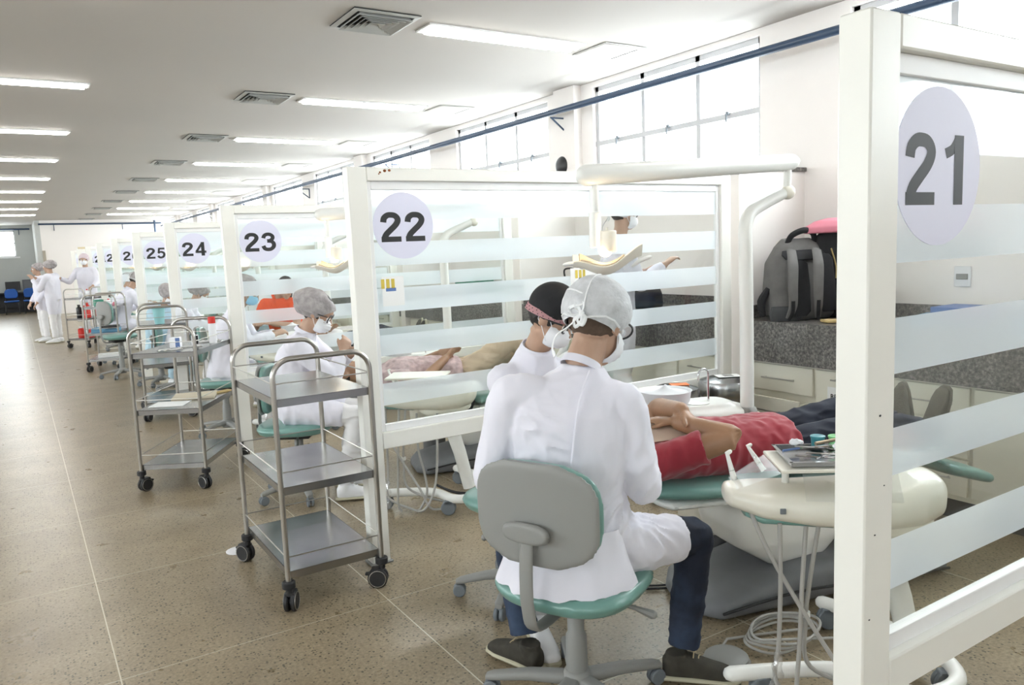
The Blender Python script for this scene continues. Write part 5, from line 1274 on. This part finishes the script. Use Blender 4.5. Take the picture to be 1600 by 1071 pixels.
person('person in flowered shirt lying on the dental chair behind panel 22', dict(
    pelvis=SP(.86, 0, .70), chest=SP(.50, 0, .72), neckb=SP(.26, 0, .725), head=SP(.08, 0, .765),
    sR=SP(.36, .16, .715), eR=SP(.62, .26, .72), wR=SP(.80, .12, .83), sL=SP(.36, -.16, .715), eL=SP(.62, -.22, .74), wL=SP(.78, -.05, .84),
    hR=SP(.95, .09, .70), kR=SP(1.30, .12, .93), aR=SP(1.58, .10, .70), tR=SP(1.72, .12, .80), hL=SP(.95, -.09, .70), kL=SP(1.38, -.1, .80), aL=SP(1.72, -.08, .69), tL=SP(1.78, -.08, .88), dnL=tuple(U_), dnR=tuple(U_)),
    f=(0, 0, 1), u=tuple(-U_), top=M('flowered cotton', (.66, .50, .50), .9, var=.5, vscale=22), sleeves='short', legs=m_gown, shoes=m_whiteshoe, skin=m_skinb, chestw=.18, hipw=.18, fine=1.4, hair=m_hair)
# person standing by the counter, seen through the right end of panel 22
person('person in white coat standing by the counter behind the right end of panel 22', dict(
    pelvis=(3.90, 4.62, 1.016), chest=(3.905, 4.61, 1.370), neckb=(3.93, 4.60, 1.669), head=(3.965, 4.585, 1.819),
    sR=(3.83, 4.43, 1.541), eR=(3.93, 4.38, 1.284), wR=(4.16, 4.36, 1.423), sL=(3.98, 4.78, 1.541), eL=(4.02, 4.76, 1.263), wL=(4.12, 4.55, 1.370),
    hR=(3.86, 4.53, 0.963), kR=(3.87, 4.53, 0.535), aR=(3.86, 4.53, 0.090), tR=(3.98, 4.49, 0.040), hL=(3.94, 4.71, 0.963), kL=(3.95, 4.71, 0.535), aL=(3.94, 4.71, 0.090), tL=(4.06, 4.66, 0.040)),
    f=(.90, -.32, -.15), cap=('tied', m_net), mask=m_mask, goggles=True, skirt=(.6, .6), hair=m_hair, fold=.8, **GAGE)
def seatedJ(x, y, yaw, lean=.18, z=.58, reach=.3, side=0):
    """yaw: facing direction angle in the plane"""
    F = V((math.cos(yaw), math.sin(yaw), 0)); R_ = V((math.sin(yaw), -math.cos(yaw), 0)); o = V((x, y, 0)); J = {}
    P = lambda a, b_, c: tuple(o+F*a+R_*b_+Z_*c)
    J['pelvis'] = P(0, 0, z); J['chest'] = P(lean*.4, 0, z+.35); J['neckb'] = P(lean, 0, z+.58); J['head'] = P(lean+.10, 0, z+.70)
    for k, s in (('L', -1), ('R', 1)):
        J['s'+k] = P(lean*.8, s*.175, z+.48); J['e'+k] = P(lean*.8+.12, s*.26, z+.24); J['w'+k] = P(lean*.8+.34, s*.09, z+.30)
        J['h'+k] = P(.03, s*.09, z-.01); J['k'+k] = P(.42, s*.14, z-.04); J['a'+k] = P(.36, s*.14, .10); J['t'+k] = P(.52, s*.15, .04)
    return J, tuple(F*.8+Z_*-.55)
def standJ(x, y, yaw, h=1.65, arms=None):
    F = V((math.cos(yaw), math.sin(yaw), 0)); R_ = V((math.sin(yaw), -math.cos(yaw), 0)); o = V((x, y, 0)); J = {}; q = h/1.7
    P = lambda a, b_, c: tuple(o+F*a+R_*b_+Z_*(c*q))
    J['pelvis'] = P(0, 0, .95); J['chest'] = P(.0, 0, 1.22); J['neckb'] = P(.01, 0, 1.44); J['head'] = P(.04, 0, 1.58)
    arms = arms or {}
    for k, s in (('L', -1), ('R', 1)):
        J['s'+k] = P(0, s*.165, 1.37); e, w_ = arms.get(k, ((.0, .22, 1.08), (.16, .18, .86)))
        J['e'+k] = P(e[0], s*e[1], e[2]); J['w'+k] = P(w_[0], s*w_[1], w_[2])
        J['h'+k] = P(0, s*.085, .90); J['k'+k] = P(.015, s*.085, .50); J['a'+k] = P(0, s*.085, .09); J['t'+k] = P(.14, s*.11, .04)
    return J, tuple(F+Z_*-.1)
J, f_ = seatedJ(1.53, 7.40, -.35, z=.60); person('person in hair net and blue mask, in white coat, seen through panel 23', J, f_, cap=('bouffant', m_netg), mask=m_maskb, skirt=(.6, .6), hipw=.21, **GAGE)
J, f_ = seatedJ(2.56, 8.76, 3.9, z=.60); J['head'] = (2.49, 8.52, 1.265); person('person with dark hair and orange top, right of the blue mask behind panel 23', J, (-.3, -.85, -.35), top=m_orange, sleeves='short', legs=m_navy, hair_long=True, **GAGE)
J, f_ = seatedJ(1.56, 10.22, -.3, lean=.26, z=.50); person('person in white coat bowed forward with striped grey cap behind panel 24', J, f_, cap=('bouffant', m_netg), mask=m_mask, skirt=(.6, .6), hipw=.21, **GAGE)
J, f_ = seatedJ(1.50, 11.02, -1.0, z=.47); person('person in light blue scrubs and grey cap left of the post of panel 24', J, f_, cap=('bouffant', m_netg), mask=m_mask, top=m_scrub, legs=m_scrub, **GAGE)
J, f_ = seatedJ(1.36, 14.06, .2, lean=.22, z=.62); person('person in white coat with broad back beyond the post of panel 25', J, f_, cap=('tied', m_netg), mask=m_mask, skirt=(.6, .6), chestw=.24, hipw=.22, **GAGE)
J, f_ = seatedJ(1.55, 16.2, -.2, z=.58); person('person in white coat seated behind panel 26', J, f_, cap=('bouffant', m_net), mask=m_mask, skirt=(.6, .6), **GAGE)
stool((1.53, 7.40), -.35-PI/2, 'stool under the person with the blue mask', hz=.52)
stool((1.56, 10.22), -.3-PI/2, 'stool under the bowed person behind panel 24', hz=.42)
stool((1.36, 14.06), .2-PI/2, 'stool under the broad-backed person behind panel 25', hz=.54)
stool((2.56, 8.76), 3.9-PI/2, 'stool under the dark-haired person in the orange top', hz=.52, back=False)
stool((1.50, 11.02), -1.0-PI/2, 'stool under the person in light blue scrubs', hz=.39, back=False)
stool((1.55, 16.2), -.2-PI/2, 'stool under the person in white behind panel 26', hz=.50, back=False)
stool((1.16, 12.2), -1.2, 'empty teal stool with grey backrest turned to the viewer in the aisle', hz=.62, backz=.93)
for k, u_ in ((2, 0), (3, 0)):
    dy = PS*k
    def TP(u, n, z): return tuple(CP(u, n, z)+V((0, dy, 0)))
    person('person lying under a white cloth on the dental chair behind panel '+NW[21+k], dict(
        pelvis=TP(.98, 0, .70), chest=TP(.55, 0, .72), neckb=TP(.28, 0, .725), head=TP(.10, 0, .765), sR=TP(.38, .16, .715), eR=TP(.66, .24, .72), wR=TP(.86, .12, .83), sL=TP(.38, -.16, .715), eL=TP(.66, -.22, .74), wL=TP(.82, -.05, .84),
        hR=TP(1.05, .09, .69), kR=TP(1.45, .12, .78), aR=TP(1.78, .10, .69), tR=TP(1.83, .12, .88), hL=TP(1.05, -.09, .69), kL=TP(1.45, -.1, .78), aL=TP(1.78, -.08, .69), tL=TP(1.83, -.08, .88), dnL=tuple(U_), dnR=tuple(U_)),
        f=(0, 0, 1), u=tuple(-U_), top=m_coat2 if k == 2 else m_scrub, sleeves='short', legs=m_navy, shoes=m_shoe, skin=m_skinb, fine=1.8, hair=m_hair)
# standing group far down the aisle
J, f_ = standJ(.64, 18.9, PI-.55, 1.73, dict(L=((.16, .20, 1.12), (.34, .10, 1.34)), R=((.10, .20, 1.12), (.36, .04, 1.36))))
person('standing person in long white coat and grey cap, hands raised, in the aisle', J, f_, cap=('bouffant', m_netg), hair=m_hair, bun=True, skirt=(.75, .75), fold=.8, **GAGE)
J, f_ = standJ(.44, 19.5, PI+.3, 1.68)
person('standing person in white half hidden left of the grey-capped one', J, f_, cap=('bouffant', m_netg), skirt=(.6, .6), fold=.8, **GAGE)
J, f_ = standJ(1.31, 19.2, -2.0, 1.85, dict(L=((.06, .22, 1.12), (.26, .20, 1.06)), R=((.10, .32, 1.16), (.22, .46, 1.24))))
person('standing person in white with pinkish cap and lowered mask by the posts', J, f_, cap=('tied', M('pinkish cap', (.62, .52, .55), .8)), mask=m_mask, skirt=(.6, .6), fold=.8, **GAGE)

# ------------------------------------------------------------------ things on the trolleys
def TL(o, x, y, z):    # trolley-local point to world
    a = o.rotation_euler.z; return V((o.location.x+x*math.cos(a)-y*math.sin(a), o.location.y+x*math.sin(a)+y*math.cos(a), z))
def bottle(c, r, h, m, mc, lab, cat='bottle', group=None, nm='bottle'):
    t = empty(nm, c, lab, cat, group); b = B(); lathe(b, c, [(r*.9, 0), (r, .006), (r, h*.74), (r*.8, h*.80), (r*.42, h*.84), (r*.42, h*.86)], n=22); part('body', b, m, t)
    b = B(); lathe(b, V(c)+V((0, 0, h*.85)), [(r*.5, 0), (r*.5, h*.14), (r*.4, h*.15)], n=18); part('cap', b, mc, t); return t
zt1, zt2, zt3 = .9792, .5792, .1892
c = TL(T2, .40, .50, zt1); t = empty('spray_can', c, 'white spray can with red cap on the middle trolley', 'can')
b = B(); lathe(b, c, [(.026, 0), (.028, .004), (.028, .135), (.024, .15)], n=24); part('body', b, m_mask, t)
b = B(); lathe(b, c+V((0, 0, .15)), [(.0265, 0), (.0265, .045), (.022, .05)], n=24); part('cap', b, m_redp, t)
def boxy(c, sx, sy, sz, rz, m, lab, nm, cat, m2=None):
    t = empty(nm, c, lab, cat); a = V((math.cos(rz), math.sin(rz), 0)); n_ = V((-a.y, a.x, 0)); b = B(); obox(b, V(c)+V((0, 0, sz/2+.0005)), a, n_, sx/2, sy/2, sz/2, min(.002, sz*.2)); part('carton', b, m, t, sm=False)
    if m2: b = B(); obox(b, V(c)-n_*(sy/2)+a*(sx*.25)+V((0, 0, sz*.5)), a, n_, sx*.2, .001, sz*.45); part('print', b, m2, t, sm=False)
    return t
boxy(TL(T2, .20, .30, zt1), .075, .05, .075, -.4, m_mask, 'white carton with blue print on the spray can trolley', 'carton', 'box', m_blueb)
boxy(TL(T2, .28, .46, zt1), .05, .05, .07, -.2, m_mask, 'small white carton behind the blue-printed one', 'carton', 'box', m_ink)
for i, (x, y, rz) in enumerate(((.22, .14, .2), (.30, .30, -.5), (.33, .62, .1))):
    c = TL(T2, x, y, zt1); b = B(); g = []
    for a in range(9):
        g.append([b.verts.new(c+V((.02*a-.08, .014*j-.05, .004+.014*abs(noise.noise(V((a*.5, j*.5, i))))))) for j in range(8)])
    for a in range(8):
        for j in range(7): b.faces.new((g[a][j], g[a+1][j], g[a+1][j+1], g[a][j+1]))
    bmesh.ops.solidify(b, geom=b.faces[:], thickness=.002); tag(part('gauze_sheet', b, m_paper), ['crumpled white wrapper at the front of the spray can trolley', 'crumpled wrapper in the middle of the spray can trolley', 'crumpled wrapper behind the red-capped can'][i], 'wrapper')
boxy(TL(T2, .16, .20, zt2), .24, .19, .004, -.5, m_paper, 'white printed sheets on the middle shelf of the spray can trolley', 'paper_stack', 'paper')
boxy(TL(T2, .24, .46, zt2), .30, .24, .018, -.3, M('manila', (.62, .55, .42), .8), 'beige folder on the middle shelf of the spray can trolley', 'folder', 'folder')
boxy(TL(T2, .36, .58, zt2), .24, .05, .012, .4, m_yellow, 'thin tan strip lying over the beige folder', 'strip', 'strip')
t = empty('cup', TL(T5, .20, .1, zt1), 'pale teal cup on the trolley behind the spray can', 'cup'); c = TL(T5, .20, .1, zt1)
b = B(); lathe(b, c, [(.004, .001), (.045, .001), (.06, .16), (.056, .16), (.042, .008), (.004, .006)], n=24); part('body', b, m_ltteal, t)
b = B(); lathe(b, c, [(.06, .155), (.063, .157), (.063, .163), (.058, .163)], n=24); part('rim', b, m_ltteal, t)
bottle(TL(T5, .40, .5, zt1), .03, .16, m_mask, m_mask, 'plain white bottle on the trolley behind the spray can')
# third trolley
boxy(TL(T3, .22, .35, zt2), .36, .30, .06, -.3, m_blueb2, 'light blue box on the middle shelf of the third trolley', 'storage_box', 'box')
boxy(TL(T3, .30, .2, zt2+.0605), .26, .2, .035, -.2, m_blackp, 'black case on the light blue box', 'case', 'case')
boxy(TL(T3, .24, .36, zt3), .34, .3, .04, -.1, m_paper, 'stack of papers on the bottom shelf of the third trolley', 'paper_stack', 'paper')
bottle(TL(T3, .30, .30, zt1), .03, .10, m_mask, m_redp, 'white jar with red lid on top of the third trolley', 'jar', nm='jar')
bottle(TL(T3, .39, .2, zt1), .022, .05, m_pink, m_redp, 'small pink pot on top of the third trolley', 'pot', nm='pot')
boxy(TL(T3, .14, .40, zt1), .12, .1, .09, .2, m_greend, 'dark green box on top of the third trolley', 'box', 'box')
# farthest trolley
for i, (x, y, z, m, mc, r, h, lab) in enumerate(((.14, .2, zt2, m_blackp, m_blackp, .05, .26, 'black bottle on the farthest trolley left of the red jerrycans'), (.30, .22, zt2, m_redp, m_redp, .065, .30, 'red jerrycan on the middle shelf of the farthest trolley, left one'),
      (.40, .42, zt2, m_redp, m_redp, .06, .28, 'red jerrycan on the middle shelf of the farthest trolley, right one'), (.14, .2, zt3, m_redp, m_mask, .06, .22, 'red canister on the bottom shelf of the farthest trolley, left one'), (.32, .25, zt3, m_redp, m_mask, .06, .20, 'red canister on the bottom shelf of the farthest trolley, right one'),
      (.28, .3, zt1, m_mask, m_redp, .03, .16, 'white bottle with red cap on top of the farthest trolley'), (.12, .3, zt1, m_mask, m_mask, .035, .12, 'white jar on top of the farthest trolley'))):
    bottle(TL(T4, x, y, z), r, h, m, mc, lab)
boxy(TL(T4, .25, .5, zt3), .3, .22, .05, .2, m_green, 'green box on the bottom shelf of the farthest trolley', 'box', 'box')

# ------------------------------------------------------------------ far end furniture
def blue_chair(x, y, label):
    t = empty('visitor_chair', (x, y, 0), label, 'chair', None)
    b = B(); ring_loft(b, [(V((x, y, .42)), (1, 0, 0), .19, (0, 1, 0), .18), (V((x, y, .44)), (1, 0, 0), .235, (0, 1, 0), .22), (V((x, y, .475)), (1, 0, 0), .23, (0, 1, 0), .215)], power=.6, n=24); part('seat', fuse(b, .015, 3), m_bluechair, t)
    b = B(); ring_loft(b, [(V((x, y+.22, z)), (1, 0, 0), w_, (0, 1, 0), .025) for z, w_ in ((.56, .15), (.60, .20), (.78, .205), (.86, .16), (.885, .09))], power=.7, n=24); part('backrest', fuse(b, .014, 3), m_bluechair, t)
    for sx in (-1, 1):
        b = B(); tube(b, [(x+sx*.2, y-.18, 0), (x+sx*.2, y-.18, .41)], .012, n=8); part('leg', b, m_rubber, t)
        b = B(); tube(b, [(x+sx*.2, y+.2, 0), (x+sx*.2, y+.2, .41), (x+sx*.15, y+.235, .65)], .012, n=8); part('leg', b, m_rubber, t)
    b = B(); tube(b, [(x-.2, y-.18, .22), (x+.2, y-.18, .22)], .010, n=8); tube(b, [(x-.2, y-.18, .40), (x+.2, y-.18, .40), (x+.2, y+.2, .40), (x-.2, y+.2, .40)], .012, n=8, closed=True); part('frame', b, m_rubber, t)
blue_chair(-.17, 32.35, 'blue visitor chair in front of the black monitor')
blue_chair(.40, 32.40, 'blue visitor chair in front of the grey cabinet box')
blue_chair(-.80, 32.3, 'blue visitor chair at the far left by the wall')
t = empty('desk', (0, 33.2, 0), 'dark desk behind the blue chairs', 'desk')
b = B(); box(b, -1.2, .66, 32.95, 33.55, .70, .74, .005); part('top', b, m_dado, t)
for x in (-1.18, .62):
    b = B(); box(b, x, x+.03, 32.97, 33.53, 0, .70); part('side_panel', b, m_dado, t, sm=False)
b = B(); box(b, -1.15, .62, 33.4, 33.42, .2, .70); part('back_panel', b, m_dado, t, sm=False)
t = empty('monitor', (-.10, 33.2, .74), 'black monitor on the dark desk', 'monitor')
b = B(); box(b, -.32, .14, 33.18, 33.22, .82, 1.13, .006); part('screen', b, m_blackp, t)
b = B(); cyl(b, (-.09, 33.22, .742), (-.09, 33.22, .95), .03); box(b, -.2, .02, 33.12, 33.3, .7405, .752); part('stand', b, m_blackp, t)
t = empty('office_box', (.42, 33.2, .74), 'dark grey box unit on the desk beside the monitor', 'box')
b = B(); box(b, .21, .62, 33.05, 33.40, .741, 1.18, .008); part('body', b, M('dark grey metal', (.12, .12, .125), .6), t)
b = B(); box(b, .24, .59, 33.042, 33.052, .80, 1.14, .003); part('door', b, M('dark grey door', (.15, .15, .155), .6), t)
# shelf sign near the far posts and a box on it
boxy((1.58, PY(8)+.036, 2.0235), .30, .07, .05, 0, M('cardboard', (.62, .52, .34), .8), 'small cardboard box lying on top of a far panel', 'cardboard_box', 'box')

# ------------------------------------------------------------------ on the floor
t = empty('foot_pedal', (2.11, 1.93, 0), 'round grey foot pedal on the floor beside the dark shoe', 'pedal')
b = B(); lathe(b, (2.125, 1.93, .001), [(.01, 0), (.088, 0), (.090, .012), (.084, .018)], n=36); part('base', b, m_greyplastic, t)
b = B(); lathe(b, (2.125, 1.93, .019), [(.01, 0), (.080, 0), (.082, .012), (.072, .020), (.01, .022)], n=36); part('disc', b, m_greyplastic, t)
b = B(); pts = []
for i in range(64):
    a = i/64*2*PI*3.6; rr_ = .13+.03*math.sin(i*.37); pts.append((2.42+rr_*1.25*math.cos(a), 1.90+rr_*.8*math.sin(a), .012+.012*(i/16)+.006*math.sin(i)))
tube(b, [(2.19, 1.97, .015), (2.25, 2.04, .012)]+pts+[(2.60, 1.78, .015), (2.72, 1.66, .012)], .0055, n=8, sub=2)
tag(part('coiled_hose', b, m_hose), 'coil of grey tubing on the floor behind the hanging hoses', 'hose')
for k, lab in ((0, 'black cable curving on the floor under the cream dental chair'), (1, 'black cables trailing on the floor from the base tube behind panel 22')):
    b = B(); o = V((0, PS*k, 0)); P0 = [V((2.15, 1.66, .10)), V((2.28, 1.60, .03)), V((2.45, 1.50, .012)), V((2.62, 1.30, .012))] if k else [V((2.30, 2.58, .012)), V((2.45, 2.50, .012)), V((2.60, 2.53, .012)), V((2.75, 2.48, .012))]
    tube(b, [p+o for p in P0], .006, sub=6, n=7); tube(b, [p+o+V((.01, .03, 0)) for p in P0], .005, sub=6, n=7); tag(part('cable', b, m_rubber), lab, 'cable')
t = empty('floor_cover', (.90, 4.30, 0), 'round white cover plate on the floor behind the nearest trolley', 'cover')
b = B(); lathe(b, (.885, 4.315, 0), [(.01, .001), (.062, .001), (.062, .004), (.058, .006), (.01, .006)], n=36); part('plate', b, m_socket, t)
b = B(); lathe(b, (.885, 4.315, .006), [(.008, 0), (.012, 0), (.012, .002), (.004, .002)], n=12); part('screw', b, m_chrome, t)
b = B(); tube(b, [(2.06, .66, .012), (2.16, .70, .10), (2.20, .78, .16), (2.24, .86, .10), (2.30, .98, .02)], .017, sub=6, n=12); tag(part('suction_hose', b, M('dark grey hose', (.12, .12, .12), .5)), 'dark grey suction hose arching under panel 21', 'hose')
# leave the tool in the hand of the seated person
t = empty('dental_instrument', (1.86, 4.92, .95), 'dark slim instrument held by the person in the puffy hair net', 'instrument')
b = B(); tube(b, [(1.845, 4.915, .985), (1.87, 4.90, 1.03)], .0035, n=7); part('handle', b, m_rubber, t)
b = B(); tube(b, [(1.87, 4.90, 1.03), (1.88, 4.89, 1.045)], .0018, n=6); part('tip', b, m_chrome, t)
